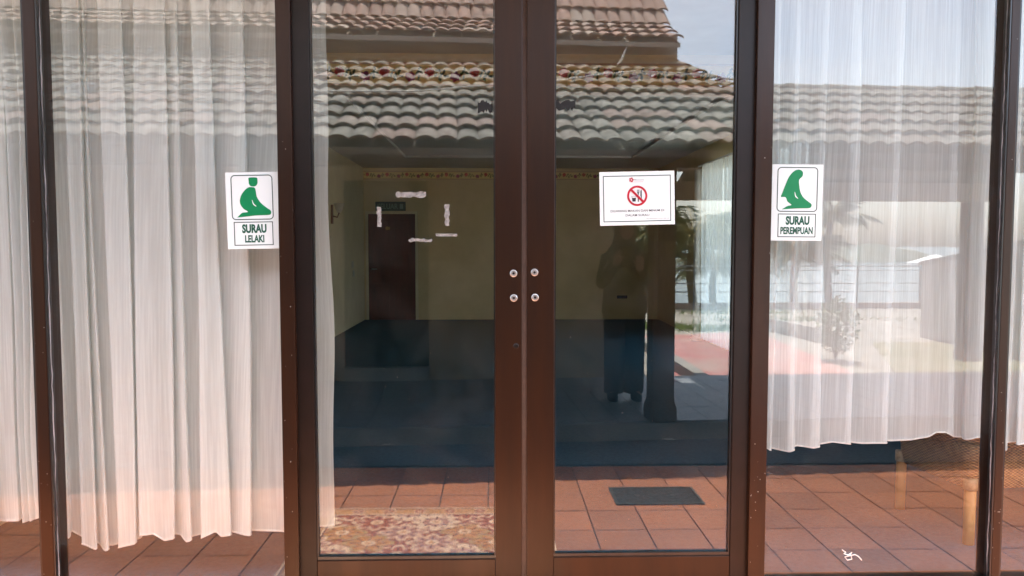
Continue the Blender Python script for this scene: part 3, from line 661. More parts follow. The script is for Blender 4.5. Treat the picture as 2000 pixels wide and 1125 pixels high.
# ================================================================== THINGS
# ---- curtains
def curtain(name, label, pxs, hem, y, m, seed, bps, depth, top=TOP - .06, edge=.012, ovk=1.0, nx=520, nz=64, drape=0.0, group='curtains behind the glass'):
    rr = random.Random(seed); x0, x1 = gx(pxs[0], y), gx(pxs[1], y)
    B = [gx(p, y) for p in bps]; wd_ = [q - p for p, q in zip([x0] + B, B + [x1])]
    ov = [ovk * min(.045, rr.uniform(.22, .5) * min(wd_[i], wd_[i + 1])) for i in range(len(B))]
    drift = [rr.uniform(-.016, .016) for _ in B]; wob = [rr.uniform(0, 6.28) for _ in B]; fr = [rr.uniform(-.5, .5) * depth for _ in range(len(B) + 1)]; flip = [rr.random() < .35 for _ in B]
    b = MB(); uv = []
    def path(z):                              # the cloth seen from above at height z: panels joined by folded-back laps
        g_ = .7 + .3 * (TOP - z) / TOP; pts = [(x0, y + fr[0])]
        for i, q in enumerate(B):
            q = q + drift[i] * (z - 1.3) * .8 + .004 * math.sin(2.2 * z + wob[i]); o_ = ov[i] * (.6 + .4 * math.sin(1.1 * z + wob[i])); f0 = y + fr[i] * g_; d_ = depth * g_
            if flip[i]: pts += [(q + o_ * .9, f0 + d_ * .9), (q + o_, f0 + d_ * .5), (q, f0 + d_ * .1), (q - o_, f0 - d_ * .5), (q - o_ * .9, f0 - d_ * .8)]
            else: pts += [(q + o_ * .9, f0 - d_ * .8), (q + o_, f0 - d_ * .5), (q, f0 + d_ * .1), (q - o_, f0 + d_ * .5), (q - o_ * .9, f0 + d_ * .9)]
        pts.append((x1, y + fr[-1])); return pts
    def sample(pts, n):
        L_ = [0]
        for (a, c), (d, e) in zip(pts, pts[1:]): L_.append(L_[-1] + math.hypot(d - a, e - c))
        out = []; k = 0
        for i in range(n + 1):
            s_ = L_[-1] * i / n
            while k < len(pts) - 2 and s_ > L_[k + 1]: k += 1
            t_ = (s_ - L_[k]) / max(1e-6, L_[k + 1] - L_[k]); p0, p1, p2, p3 = pts[max(0, k - 1)], pts[k], pts[k + 1], pts[min(len(pts) - 1, k + 2)]
            def cr(a, c, d, e): return c + (d - c) * (t_ * t_ * (3 - 2 * t_))
            px_ = p1[0] + (p2[0] - p1[0]) * t_; py_ = cr(p0[1], p1[1], p2[1], p3[1]); out.append((px_, py_ + .003 * math.sin(40 * px_), s_))
        return out
    hz = lambda x: interp(hem, 966 + x * FPX / (y + 2.92))
    for j in range(nz + 1):
        zn = .3 + (top - .3) * j / nz
        for i, (x, yy, s_) in enumerate(sample(path(zn), nx)):
            zb = at(966 + x * FPX / (y + 2.92), hz(x) + (y - yy) * 25, y).z; z = zb + (top - zb) * j / nz
            e = edge * (math.sin(3.1 * z + seed) * .6 + math.sin(7.3 * z) * .4) * ((i / nx) ** 6)
            b.v.append((x + e, yy, z)); uv.append((x0 + i / nx * (x1 - x0) * 1.6, 0, z))
    for j in range(nz):
        for i in range(nx): n = j * (nx + 1) + i; b.f.append((n, n + 1, n + nx + 2, n + nx + 1))
    me = bpy.data.meshes.new(name); me.from_pydata(b.v, [], b.f); me.materials.append(m)
    a = me.attributes.new('cloth', 'FLOAT_VECTOR', 'POINT'); a.data.foreach_set('vector', [c for t in uv for c in t]); me.polygons.foreach_set('use_smooth', [True] * len(me.polygons))
    t = empty(name, ((x0 + x1) / 2, y, b.v[nx // 2][2])); o = obj('cloth', me, t); o.location = -t.location
    hb = MB(); 
    pts = [Vector(b.v[i]) - t.location for i in range(0, nx + 1, 2)]
    n = 0
    for p in pts:
        hb.v += [tuple(p + Vector((0, -.0035, 0))), tuple(p + Vector((0, -.0035, .005))), tuple(p + Vector((0, .003, .005))), tuple(p + Vector((0, .003, 0)))]
    for i in range(len(pts) - 1):
        for k in range(4): hb.f.append((4 * i + k, 4 * i + (k + 1) % 4, 4 * i + 4 + (k + 1) % 4, 4 * i + 4 + k))
    hb.build('hem', M['hem'], t)
    MB().tube([((x0 - t.location.x), 0, top - t.location.z + .012), ((x1 - t.location.x), 0, top - t.location.z + .012)], .012, 8).build('rod', M['white_paint'], t)
    tag(t, label, 'curtain', group); return t
curtain('curtain', 'long ivory curtain in deep folds behind the left pane, reaching into the door', (100, 646),
        [(100, 1035), (125, 1046), (150, 1060), (205, 1070), (265, 1055), (272, 1038), (300, 1036), (320, 1050), (345, 1045), (360, 1055), (390, 1045), (420, 1032), (430, 1043), (490, 1040), (553, 1035), (600, 1034), (650, 1028)],
        .13, M['cloth_left'], 5, (113, 150, 172, 188, 226, 252, 276, 330, 358, 395, 424, 478, 575), .032)
curtain('curtain', 'ivory curtain at the far left edge, only its right side showing', (-330, 79), [(-330, 1030), (-100, 1018), (0, 1020), (30, 1016), (60, 1014), (82, 1006)], .13, M['cloth_left'], 9, (-280, -240, -190, -150, -90, -40, 20, 34, 52, 66), .026, nx=360)
curtain('curtain', 'short sheer white curtain behind the right pane above the wicker chair', (1497, 1932),
        [(1490, 866), (1512, 878), (1550, 880), (1570, 872), (1600, 874), (1640, 863), (1700, 866), (1800, 860), (1832, 851), (1845, 842), (1865, 842), (1890, 855), (1935, 856)],
        .13, M['cloth_right'], 14, (1512, 1548, 1600, 1662, 1740, 1858, 1888), .020, ovk=.35)
curtain('curtain', 'sheer white curtain at the far right edge, only its left side showing', (1965, 2350), [(1960, 873), (1990, 878), (1996, 867), (2040, 862), (2200, 870), (2350, 866)], .13, M['cloth_right'], 21, (1975, 1998, 2030, 2070, 2120, 2200, 2260), .02, nx=300)
def side_curtain():
    b = MB(); uv = []; y0, y1 = 3.85, 7.80; nx, nz = 420, 30
    for j in range(nz + 1):
        for i in range(nx + 1):
            y = y0 + (y1 - y0) * i / nx; z = .07 + 2.5 * j / nz
            b.v.append((3.02 + .028 * math.sin(y * 38) + .014 * math.sin(y * 83 + 1) + .01 * math.sin(z * 2 + y * 9), y, z)); uv.append((y, 0, z))
    for j in range(nz):
        for i in range(nx): n = j * (nx + 1) + i; b.f.append((n, n + 1, n + nx + 2, n + nx + 1))
    me = bpy.data.meshes.new('cloth'); me.from_pydata(b.v, [], b.f); me.materials.append(M['cloth_right']); me.polygons.foreach_set('use_smooth', [True] * len(me.polygons))
    a = me.attributes.new('cloth', 'FLOAT_VECTOR', 'POINT'); a.data.foreach_set('vector', [c for t in uv for c in t])
    t = empty('curtain', (3.02, 7, .07)); o = obj('cloth', me, t); o.location = -t.location
    MB().tube([(0, y0 - 7, 2.52), (0, y1 - 7 + .25, 2.52)], .014, 8).build('rod', M['white_paint'], t)
    tag(t, 'pale pleated curtain hanging deep in the room on its right side wall', 'curtain')
side_curtain()
pl = empty('window_pole', (3.04, 8.12, 0)); MB().tube([(0, 0, 0), (0, 0, 2.55)], .055, 12).build('shaft', M['white_paint'], pl, smooth=True); MB().lathe([(.09, 0), (.09, .03), (.056, .05)], (0, 0, 0), 14).build('foot', M['white_paint'], pl)
tag(pl, 'slim pale pole beside the curtain on the room right wall', 'pole')

# ---- signs on the glass
def sign_frame(name, corners, label, w_, h_, y=-.0038):
    ps = [at(*c, y) for c in corners]; cx = sum(p.x for p in ps) / 4; cz = sum(p.z for p in ps) / 4
    tilt = math.atan2(ps[1].z - ps[0].z + ps[2].z - ps[3].z, ps[1].x - ps[0].x + ps[2].x - ps[3].x)
    W = ((ps[1] - ps[0]).length + (ps[2] - ps[3]).length) / 2; H = ((ps[0] - ps[3]).length + (ps[1] - ps[2]).length) / 2
    t = empty(name, (cx, y, cz), (0, -tilt, 0)); tag(t, label, 'sign'); 
    return t, W, H
def prayer_sign(corners, label, word, fig, groove):
    t, W, H = sign_frame('prayer_sign', corners, label, .21, .297)
    box('sheet', (-W / 2, -.0008, -H / 2), (W / 2, 0, H / 2), M['paper'], t)
    X = lambda u: (u - .5) * W
    Z = lambda v: (.5 - v) * H
    o_ = rrect(X(.10), Z(.62), X(.90), Z(.035), .016); i_ = rrect(X(.10) + .0035, Z(.62) + .0035, X(.90) - .0035, Z(.035) - .0035, .0125)
    ring('border', o_, i_, -.0009, M['line'], t)
    o_ = rrect(X(.13), Z(.955), X(.88), Z(.645), .001); i_ = rrect(X(.13) + .0032, Z(.955) + .0032, X(.88) - .0032, Z(.645) - .0032, .0008)
    ring('border', o_, i_, -.0009, M['line'], t)
    for f in fig: flat('figure', [(X(u), Z(v)) for u, v in f], -.0009, M['green'], t)
    flat('figure_gap', [(X(u), Z(v)) for u, v in groove], -.0016, M['paper'], t, .0003)
    text_part('lettering', 'SURAU', W * .47, H * .118, X(.52), Z(.735), -.0012, M['dkgreen'], t, .05)
    text_part('lettering', word, W * (.37 if len(word) < 8 else .64), H * .097, X(.52) if len(word) < 8 else X(.505), Z(.868), -.0012, M['dkgreen'], t, .04)
# figures as fractions of the sheet (u right, v down)
man = [outline([(.447, .075), (.53, .068), (.605, .075), (.615, .105), (.612, .145), (.585, .175), (.535, .187), (.475, .178), (.45, .15), (.447, .11)], 3),
       outline([(.50, .195), (.555, .205), (.575, .25), (.59, .32), (.66, .40), (.76, .46), (.84, .50), (.855, .53), (.835, .555), (.76, .562), (.55, .565), (.35, .578), (.21, .585), (.23, .57), (.30, .528), (.41, .515), (.33, .475), (.275, .42), (.265, .36), (.30, .29), (.37, .23), (.44, .197)], 4)]
woman = [outline([(.50, .068), (.56, .075), (.60, .105), (.59, .155), (.53, .20), (.535, .28), (.56, .36), (.62, .43), (.72, .485), (.78, .515), (.785, .545), (.74, .57), (.55, .575), (.35, .582), (.21, .59), (.24, .575), (.31, .545), (.39, .53), (.31, .485), (.27, .43), (.18, .425), (.20, .38), (.26, .27), (.33, .16), (.42, .09)], 4)]
prayer_sign([(441, 337), (543, 335.5), (546, 485), (444, 487)], 'white sign with kneeling green man reading SURAU LELAKI on the left pane', 'LELAKI', man, outline([(.495, .365), (.505, .365), (.53, .41), (.575, .44), (.565, .446), (.515, .42)], 3))
prayer_sign([(1509, 321.5), (1608, 321), (1604, 471), (1505, 469)], 'white sign with kneeling green veiled woman reading SURAU PEREMPUAN on the right pane', 'PEREMPUAN', woman, outline([(.445, .365), (.455, .365), (.475, .41), (.515, .44), (.505, .446), (.46, .42)], 3))
t, W, H = sign_frame('notice_sheet', [(1170.5, 336.5), (1318, 333), (1317, 438), (1172, 441)], 'white notice with red crossed food and drink symbol on the right door glass', .297, .21)
box('sheet', (-W / 2, -.0008, -H / 2), (W / 2, 0, H / 2), M['paper'], t)
ring('border', rrect(-W * .453, -H * .435, W * .45, H * .425, .001), rrect(-W * .453 + .003, -H * .435 + .003, W * .45 - .003, H * .425 - .003, .0008), -.0009, M['line'], t)
cx, cz, ro, ri = 0, H * .045, H * .190, H * .152
circ = lambda r_, n=40: [(cx + r_ * math.cos(6.2832 * i / n), cz + r_ * math.sin(6.2832 * i / n)) for i in range(n)]
ring('ban_ring', circ(ro), circ(ri), -.0014, M['red'], t)
s2 = ri * .7071; wv = .0032
flat('ban_bar', [(cx - s2 - wv, cz + s2 - wv), (cx - s2 + wv, cz + s2 + wv), (cx + s2 + wv, cz - s2 + wv), (cx + s2 - wv, cz - s2 - wv)], -.0018, M['red'], t)
u = H
flat('cup', [(cx - .105 * u, cz - .005 * u), (cx - .02 * u, cz - .005 * u), (cx - .032 * u, cz - .105 * u), (cx - .09 * u, cz - .105 * u)], -.0010, M['ink'], t)
flat('cup_top', [(cx - .099 * u, cz - .010 * u), (cx - .026 * u, cz - .010 * u), (cx - .029 * u, cz - .035 * u), (cx - .095 * u, cz - .035 * u)], -.0017, M['paper'], t, .0002)
fk = MB()
for dx in (-.018, -.006, .006, .018): fk.prism([(cx + (.020 + dx - .003) * u, -.001, cz + .115 * u), (cx + (.020 + dx + .003) * u, -.001, cz + .115 * u), (cx + (.020 + dx + .003) * u, -.001, cz + .06 * u), (cx + (.020 + dx - .003) * u, -.001, cz + .06 * u)], (0, -.0005, 0))
fk.prism([(cx + .002 * u, -.00102, cz + .065 * u), (cx + .038 * u, -.00102, cz + .065 * u), (cx + .030 * u, -.00102, cz + .04 * u), (cx + .010 * u, -.00102, cz + .04 * u)], (0, -.0005, 0))
fk.prism([(cx + .013 * u, -.00104, cz + .042 * u), (cx + .027 * u, -.00104, cz + .042 * u), (cx + .030 * u, -.00104, cz - .11 * u), (cx + .010 * u, -.00104, cz - .11 * u)], (0, -.0005, 0)); fk.build('fork', M['ink'], t)
flat('knife', [(cx + .062 * u, cz + .09 * u), (cx + .075 * u, cz + .115 * u), (cx + .086 * u, cz + .10 * u), (cx + .086 * u, cz - .105 * u), (cx + .072 * u, cz - .105 * u), (cx + .070 * u, cz - .01 * u), (cx + .060 * u, cz - .01 * u)], -.0010, M['ink'], t)
text_part('lettering', 'DILARANG MAKAN DAN MINUM DI', W * .715, H * .042, 0, -H * .232, -.0012, M['ink'], t, .004)
text_part('lettering', 'DALAM SURAU', W * .315, H * .042, -W * .0, -H * .315, -.0012, M['ink'], t, .004)
rr = random.Random(2)
for i in range(5): a = 1.2566 * i; flat('logo_petal', [(-W * .075 + .006 * math.cos(a) + .0036 * math.cos(6.283 * k / 8), H * .345 + .006 * math.sin(a) + .0036 * math.sin(6.283 * k / 8)) for k in range(8)], -.0011 - i * .00003, M['red'], t)
sq = MB(); x = -W * .035
while x < W * .095: q = rr.uniform(.0015, .004) if x < 0 else .0012; sq.prism([(x, -.0011, H * .335), (x + .0018, -.0011, H * .335), (x + .0018, -.0011, H * .338 + q), (x, -.0011, H * .338 + q)], (0, -.0004, 0)); x += .0026
sq.build('logo_script', M['grey_ink'], t)
flat('logo_underline', [(-W * .085, H * .303), (W * .085, H * .303), (W * .085, H * .306), (-W * .085, H * .306)], -.0011, M['red'], t)
sq = MB(); x = W * .12
while x < W * .42: q = rr.uniform(.001, .0022); sq.prism([(x, -.0011, -H * .388), (x + .0012, -.0011, -H * .388), (x + .0012, -.0011, -H * .388 + q), (x, -.0011, -H * .388 + q)], (0, -.0004, 0)); x += rr.choice((.0019, .0019, .0019, .0034))
sq.build('small_print', M['grey_ink'], t)

# ---- torn tape on the door glass
def tape(px0, py0, px1, py1, label, m='tape', seed=1, rough=.25, name='tape_strip', cat='tape', y=-.0036):
    rr = random.Random(seed); a, b2 = at(px0, py0, y), at(px1, py1, y); lx, lz = b2.x - a.x, a.z - b2.z; horiz = abs(lx) > abs(lz); n = 12; up, lo = [], []
    for i in range(n + 1):
        t_ = i / n
        if horiz: up.append((a.x + lx * t_, a.z - lz * rough * rr.random())); lo.append((a.x + lx * t_, b2.z + lz * rough * rr.random()))
        else: up.append((a.x + lx * rough * rr.random(), a.z - lz * t_)); lo.append((b2.x - lx * rough * rr.random(), a.z - lz * t_))
    mb = MB(); c = Vector(((a.x + b2.x) / 2, y, (a.z + b2.z) / 2))
    for i in range(n): mb.prism([(q[0] - c.x, -.0, q[1] - c.z) for q in (up[i], up[i + 1], lo[i + 1], lo[i])], (0, -.0005 - .0006 * rr.random(), 0))
    o = mb.build(name, M[m], None, loc=c); tag(o, label, cat, 'tape left on the door glass'); return o
tape(773, 373, 832, 387, 'torn white tape strip lying level above the exit sign on the left door glass', seed=2)
tape(735, 404, 746, 443, 'upright torn white tape strip over the dark inner door', seed=3)
tape(867, 399, 879, 441, 'upright torn white tape strip over the cream wall, right of the inner door', seed=4)
tape(851, 456, 893, 462, 'thin clean straight white tape strip, lowest right of the tape remnants', seed=5, rough=.08)
tape(798, 464, 844, 475, 'ragged torn white tape strip across the right edge of the inner door', seed=6, rough=.45)
tape(933, 195, 962, 222, 'black tape scrap high on the left door glass beside the stile', 'blacktape', 7, .35)
tape(1084, 194, 1124, 218, 'black tape scrap high on the right door glass beside the stile', 'blacktape', 8, .35)
def scribble():
    pts = [(1645, 1074), (1652, 1079), (1648, 1081), (1656, 1084), (1664, 1079), (1660, 1085), (1650, 1088), (1655, 1094), (1664, 1092), (1662, 1085), (1670, 1083), (1677, 1087), (1683, 1094)]
    P = [at(x, y, -.0042) for x, y in pts]; c = P[6]; o = MB().tube([p - c for p in P], [.0022] * len(P), 5).build('glue_smear', M['plastic'], None, loc=c); tag(o, 'white squiggle of dried glue low on the right pane', 'glue smear')
scribble()
sp = MB(); rr = random.Random(11)
for i in range(70):
    px, py = rr.choice([(rr.uniform(620, 965), rr.uniform(300, 1080)), (rr.uniform(1090, 1430), rr.uniform(440, 1080)), (rr.uniform(1500, 1910), rr.uniform(900, 1100))]); p = at(px, py, -.0036); r_ = rr.uniform(.0006, .0016)
    sp.prism([(p.x + r_ * math.cos(k * 1.2566), p.y, p.z + r_ * 1.5 * math.sin(k * 1.2566)) for k in range(5)], (0, -.0004, 0))
for i in range(60):
    x_ = rr.choice([rr.uniform(a0x, a1x), rr.uniform(b0x, b1x), rr.uniform(c0x, c1x), rr.uniform(d0x, d1x)]); z_ = rr.uniform(.15, 2.3) if rr.random() < .5 else rr.uniform(.12, .6); r_ = rr.uniform(.0007, .002)
    sp.prism([(x_ + r_ * math.cos(k * 1.2566), FY - .0001, z_ + r_ * 1.4 * math.sin(k * 1.2566)) for k in range(5)], (0, -.0004, 0))
tag(sp.build('paint_specks', M['tape']), 'tiny pale specks of dirt scattered over the door and window glass', 'specks', kind='stuff')

# ---- inside the room
e0, e1 = at(733, 394, ROOM_B - .05), at(792, 412, ROOM_B - .05)
ex = empty('exit_sign', ((e0.x + e1.x) / 2, ROOM_B, (e0.z + e1.z) / 2)); tag(ex, 'small green exit sign reading KELUAR above the dark inner door', 'exit sign')
ew, eh = e1.x - e0.x, e0.z - e1.z
box('box', (-ew / 2, -.05, -eh / 2), (ew / 2, -.001, eh / 2), M['exit'], ex, .004)
text_part('lettering', 'KELUAR', ew * .70, eh * .58, -ew * .10, 0, -.0515, M['exit_text'], ex, .01)
box('running_man_icon', (ew * .31, -.0515, -eh * .27), (ew * .42, -.0505, eh * .27), M['exit_text'], ex)
so = empty('wall_lamp', (ROOM_L, at(650, 415, 8.45).y, at(650, 415, 8.45).z)); so.location.y = 8.5; tag(so, 'small wall lamp with glass shade on the room left wall', 'wall lamp')
box('backplate', (.001, -.05, -.17), (.02, .05, .12), M['inner_door'], so, .004); MB().tube([(.02, 0, -.05), (.09, 0, -.07), (.12, 0, 0)], .012, 8).build('arm', M['inner_door'], so)
MB().lathe([(.03, -.02), (.06, .03), (.085, .12), (.08, .12), (.02, 0)], (.12, 0, .02), 16).build('lamp_shade', M['shade'], so, smooth=True)
for i, (px, py, lb) in enumerate(((688, 517, 'upper pale switch plate on the room left wall'), (690, 534, 'lower pale switch plate on the room left wall'))):
    d = ray(px, py); k = (ROOM_L - CAM.x) / d.x; p = CAM + d * k
    o = empty('switch_plate', (ROOM_L, p.y, p.z)); tag(o, lb, 'switch'); box('plate', (.001, -.07, -.06), (.012, .07, .06), M['plate'], o, .003); box('rocker', (.0125, -.02, -.03), (.018, .02, .03), M['plate'], o, .002)
p = at(1215, 580, ROOM_B); o = empty('wall_socket', (p.x, ROOM_B, p.z)); tag(o, 'small black socket plate low on the room rear wall', 'socket')
box('plate', (-.10, -.015, -.03), (.10, -.001, .03), M['phone'], o, .003); box('socket_face', (-.08, -.019, -.02), (-.01, -.0155, .02), M['rubber'], o); box('socket_face', (.01, -.019, -.02), (.08, -.0155, .02), M['rubber'], o)

# wicker armchair just inside the right pane
ch = empty('wicker_armchair', (2.47, .74, 0), (0, 0, R(8))); tag(ch, 'brown wicker armchair with bound rattan legs behind the right pane', 'armchair')
def uvmesh(b, name, m, parent, smooth=True):
    o = b.build(name, m, parent, smooth); me = o.data; uv = me.uv_layers.new(name='UVMap')
    for pl_ in me.polygons:
        nrm = pl_.normal; ax = max(range(3), key=lambda k: abs(nrm[k]))
        for li in pl_.loop_indices:
            c = me.vertices[me.loops[li].vertex_index].co; q = (c.y, c.z) if ax == 0 else ((c.x, c.z) if ax == 1 else (c.x, c.y)); uv.data[li].uv = q
    return o
HW, HD = .27, .25
for sx in (-1, 1):
    for sy in (-1, 1):
        lg = MB().tube([(sx * (HW - .01), sy * (HD - .01), 0), (sx * (HW - .012), sy * (HD - .012), .30)], [.024, .026], 12).build('leg', M['rattan'], ch, smooth=True)
        MB().tube([(sx * (HW - .011), sy * (HD - .011), .262), (sx * (HW - .011), sy * (HD - .011), .315)], .031, 12).build('leg_binding', M['rattan_dark'], lg, smooth=True)
def rr_ring(z, g, n=9):
    return [(x, y, z) for x, y in rrect(-HW - g, -HD - g, HW + g, HD + g, .07, n)]
uvmesh(MB().loft([rr_ring(.262, .0), rr_ring(.32, .012), rr_ring(.42, .016), rr_ring(.47, .01)]), 'seat_skirt', M['wicker'], ch)
uvmesh(MB().loft([rr_ring(.471, -.03), rr_ring(.52, -.025), rr_ring(.54, -.06)]), 'seat_cushion', M['cloth_right'] if False else M['rattan_dark'], ch)
bk = MB(); ringsO = []
# wrap-round back: wall of wicker from left arm over the back to the right arm; chair faces +X
def shell(r_off):
    out = []
    for i in range(25):
        a = R(-125 + 250 * i / 24) + math.pi; hgt = .66 + .26 * (math.cos(a - math.pi) * .5 + .5) ** 1.6
        out.append([((HW + r_off) * 1.05 * math.cos(a), (HD + r_off) * 1.12 * math.sin(a), z) for z in (.46, .46 + (hgt - .46) * .35, .46 + (hgt - .46) * .7, hgt)])
    return out
so_, si_ = shell(.035), shell(.0)
rings = [o_ + i_[::-1] for o_, i_ in zip(so_, si_)]
uvmesh(bk.loft(rings), 'backrest', M['wicker'], ch)
top_pts = [((Vector(o_[3]) + Vector(i_[3])) / 2) + Vector((0, 0, .012)) for o_, i_ in zip(so_, si_)]
MB().tube(top_pts, .03, 10).build('arm_roll', M['rattan_dark'], ch, smooth=True)
for e in (0, -1):
    p = top_pts[e]; MB().tube([p, (p.x, p.y, .40)], .03, 10).build('arm_post', M['rattan_dark'], ch, smooth=True)

# ---- rug on the terrace, Persian pattern printed in the pile
def rug():
    x0, x1 = -.94, .285; y1 = onfloor(800, 995).y; y0 = -.16; nx, ny = 300, 230; b = MB(); cols = []
    CR, RU, OR, BR, OL, LI = (.62, .40, .27), (.33, .10, .055), (.44, .19, .075), (.18, .05, .03), (.38, .22, .10), (.40, .19, .135)
    def motif(dx, dy, kind, s_):
        r_ = math.hypot(dx, dy) / s_; th = math.atan2(dy, dx); pet = abs(math.cos(4 * th if kind != 2 else 3 * th))
        dia = (abs(dx) / (s_ * 1.5) + abs(dy) / s_)
        edge_ = .55 + .35 * pet
        if kind == 1 and dia < 1.0 and dia > .9: return CR
        if r_ > edge_: return None
        if r_ > edge_ - .13: return CR if kind != 2 else OL
        if r_ < .12: return OR
        if r_ < .24: return CR
        if abs(math.sin(4 * th)) < .3 and r_ < .6: return BR
        return {0: LI, 1: CR if r_ > .5 else LI, 2: OR, 3: RU}[kind]
    for j in range(ny + 1):
        for i in range(nx + 1):
            u, v = i / nx, j / ny; x = x0 + (x1 - x0) * u; y = y0 + (y1 - y0) * v
            b.v.append((x - x0, y - y0, .006 + .0006 * random.random()))
            ed = min(x - x0, x1 - x, abs(y - y0), abs(y1 - y)); c = None
            if ed < .010: c = CR
            elif ed < .105:
                c = OR; s_ = (x if abs(y - y0) < .105 or abs(y1 - y) < .105 else y) % .16 - .08
                if ed < .018 or ed > .097: c = BR
                elif ed > .088: c = CR
                else:
                    m_ = motif(s_, ed - .053, 3, .042); c = m_ or (OL if (math.sin(x * 190) * math.sin(y * 190)) > .45 else OR)
            else:
                gx_, gy_ = .30, .26
                for kk, (ox, oy) in enumerate(((0, 0), (.5, .5))):
                    ix = round((x - ox * gx_) / gx_); iy = round((y - oy * gy_) / gy_); dx = x - ox * gx_ - ix * gx_; dy = y - oy * gy_ - iy * gy_
                    kd = (ix * 2 + iy * 3 + kk * 1) % 4
                    m_ = motif(dx, dy * 1.2, kd, .14)
                    if m_: c = m_; break
                if c is None:
                    q = math.sin(x * 130 + 2 * math.sin(y * 60)) * math.sin(y * 150 + 2 * math.sin(x * 50))
                    c = CR if q > .84 else (OL if q > .6 else (BR if q < -.5 else RU))
            f = random.uniform(.95, 1.05); cols += [c[0] * f, c[1] * f, c[2] * f, 1]
    for j in range(ny):
        for i in range(nx): n = j * (nx + 1) + i; b.f.append((n, n + 1, n + nx + 2, n + nx + 1))
    me = bpy.data.meshes.new('pile'); me.from_pydata(b.v, [], b.f); a = me.color_attributes.new('print', 'FLOAT_COLOR', 'POINT'); a.data.foreach_set('color', cols); me.materials.append(M['rug'])
    t = empty('rug', (x0, y0, .0022)); obj('pile', me, t); w_, h_ = x1 - x0, y1 - y0
    MB().box((0, min(0, h_), 0), (w_, max(0, h_), .0055)).build('backing', M['hem'], t); tag(t, 'patterned red and cream rug lying in front of the left door leaf', 'rug')
rug()
# ---- inspection cover on the terrace
c1_, c2_ = onfloor(1190, 954), onfloor(1375, 986)
cv = empty('inspection_cover', ((c1_.x + c2_.x) / 2, (c1_.y + c2_.y) / 2, .003)); tag(cv, 'dark rusty rectangular drain cover set in the terracotta tiles', 'drain cover')
hw_, hd_ = (c2_.x - c1_.x) / 2 + .006, abs(c1_.y - c2_.y) / 2
cvr = MB()
for a, b2 in (((-hw_, -hd_), (hw_, -hd_ + .014)), ((-hw_, hd_ - .014), (hw_, hd_)), ((-hw_, -hd_ + .0145), (-hw_ + .014, hd_ - .0145)), ((hw_ - .014, -hd_ + .0145), (hw_, hd_ - .0145))): cvr.box((*a, 0), (*b2, .006))
cvr.build('rim', M['iron_rim'], cv); box('plate', (-hw_ + .018, -hd_ + .018, .0), (hw_ - .018, hd_ - .018, .004), M['iron'], cv, .001)
for s_ in (-.1, .1): MB().lathe([(.016, .0042), (.016, .005), (.0001, .005)], (s_, 0, 0), 12).build('lifting_hole', M['rubber'], cv)
# ---- scraps on the low strip
for px, py, lb, zz in ((758, 871, 'pale scrap of paper lying in the drain strip, left of the doors meeting stile', -.145), (1306, 860, 'pale scrap of paper lying in the drain strip near the pillar foot', -.145)):
    p = onfloor(px, py, zz); b = MB(); rr = random.Random(px)
    for i in range(7): th = 6.283 * i / 7; b.v.append((.055 * math.cos(th) * rr.uniform(.7, 1.2), .04 * math.sin(th) * rr.uniform(.5, 1.2), rr.uniform(.001, .02)))
    b.v.append((0, 0, .018)); b.f = [(i, (i + 1) % 7, 7) for i in range(7)]; o = b.build('paper_scrap', M['plastic'], None, loc=(p.x, p.y, zz)); tag(o, lb, 'litter', 'scraps in the drain strip')

# ---- cable and plastic scraps over the lower roof
cbp = [(-120, 262), (0, 232), (55, 217), (112, 182), (205, 178), (400, 174), (540, 171), (606, 178), (810, 178), (960, 166), (1090, 158), (1170, 146), (1240, 139), (1330, 143), (1440, 156)]
P = [refl(x, y, 6.15) for x, y in cbp]; c = P[7].copy(); c.z = 2.4
tag(MB().tube([p - c for p in P], .008, 6).build('white_cable', M['cable'], None, smooth=True, loc=c), 'white cable strung along the lower tiled roof', 'cable')
def scrap(px, py, w_, h_, label, dz=6.15, seed=1, cat='plastic scrap'):
    rr = random.Random(seed); p = refl(px, py, dz); b = MB(); n = 6
    for j in range(n + 1):
        for i in range(n + 1):
            u_, v_ = i / n - .5, j / n - .5; k = 1 - abs(u_) * .8
            b.v.append((u_ * w_ + v_ * w_ * .3, rr.uniform(-.02, .02), v_ * h_ * k + rr.uniform(-.008, .008)))
    for j in range(n):
        for i in range(n): q = j * (n + 1) + i; b.f.append((q, q + 1, q + n + 2, q + n + 1))
    o = b.build('plastic_scrap', M['plastic'], None, smooth=True, loc=p); tag(o, label, cat); return o
scrap(155, 174, .26, .12, 'crumpled white plastic sheet caught on the cable at the left', seed=3)
scrap(1255, 149, .17, .055, 'white plastic scrap lying on the roof tiles behind the painted flowers', 6.2, 4)
lf = [refl(x, y, 6.25) for x, y in ((1205, 127), (1214, 117), (1219, 105), (1224, 92))]; c = lf[0].copy()
tag(MB().tube([p - c for p in lf], [.004, .012, .010, .003], 5).build('dry_leaf', M['cable'], None, loc=c), 'pale dry leaf blade sticking up from the roof cable', 'leaf')

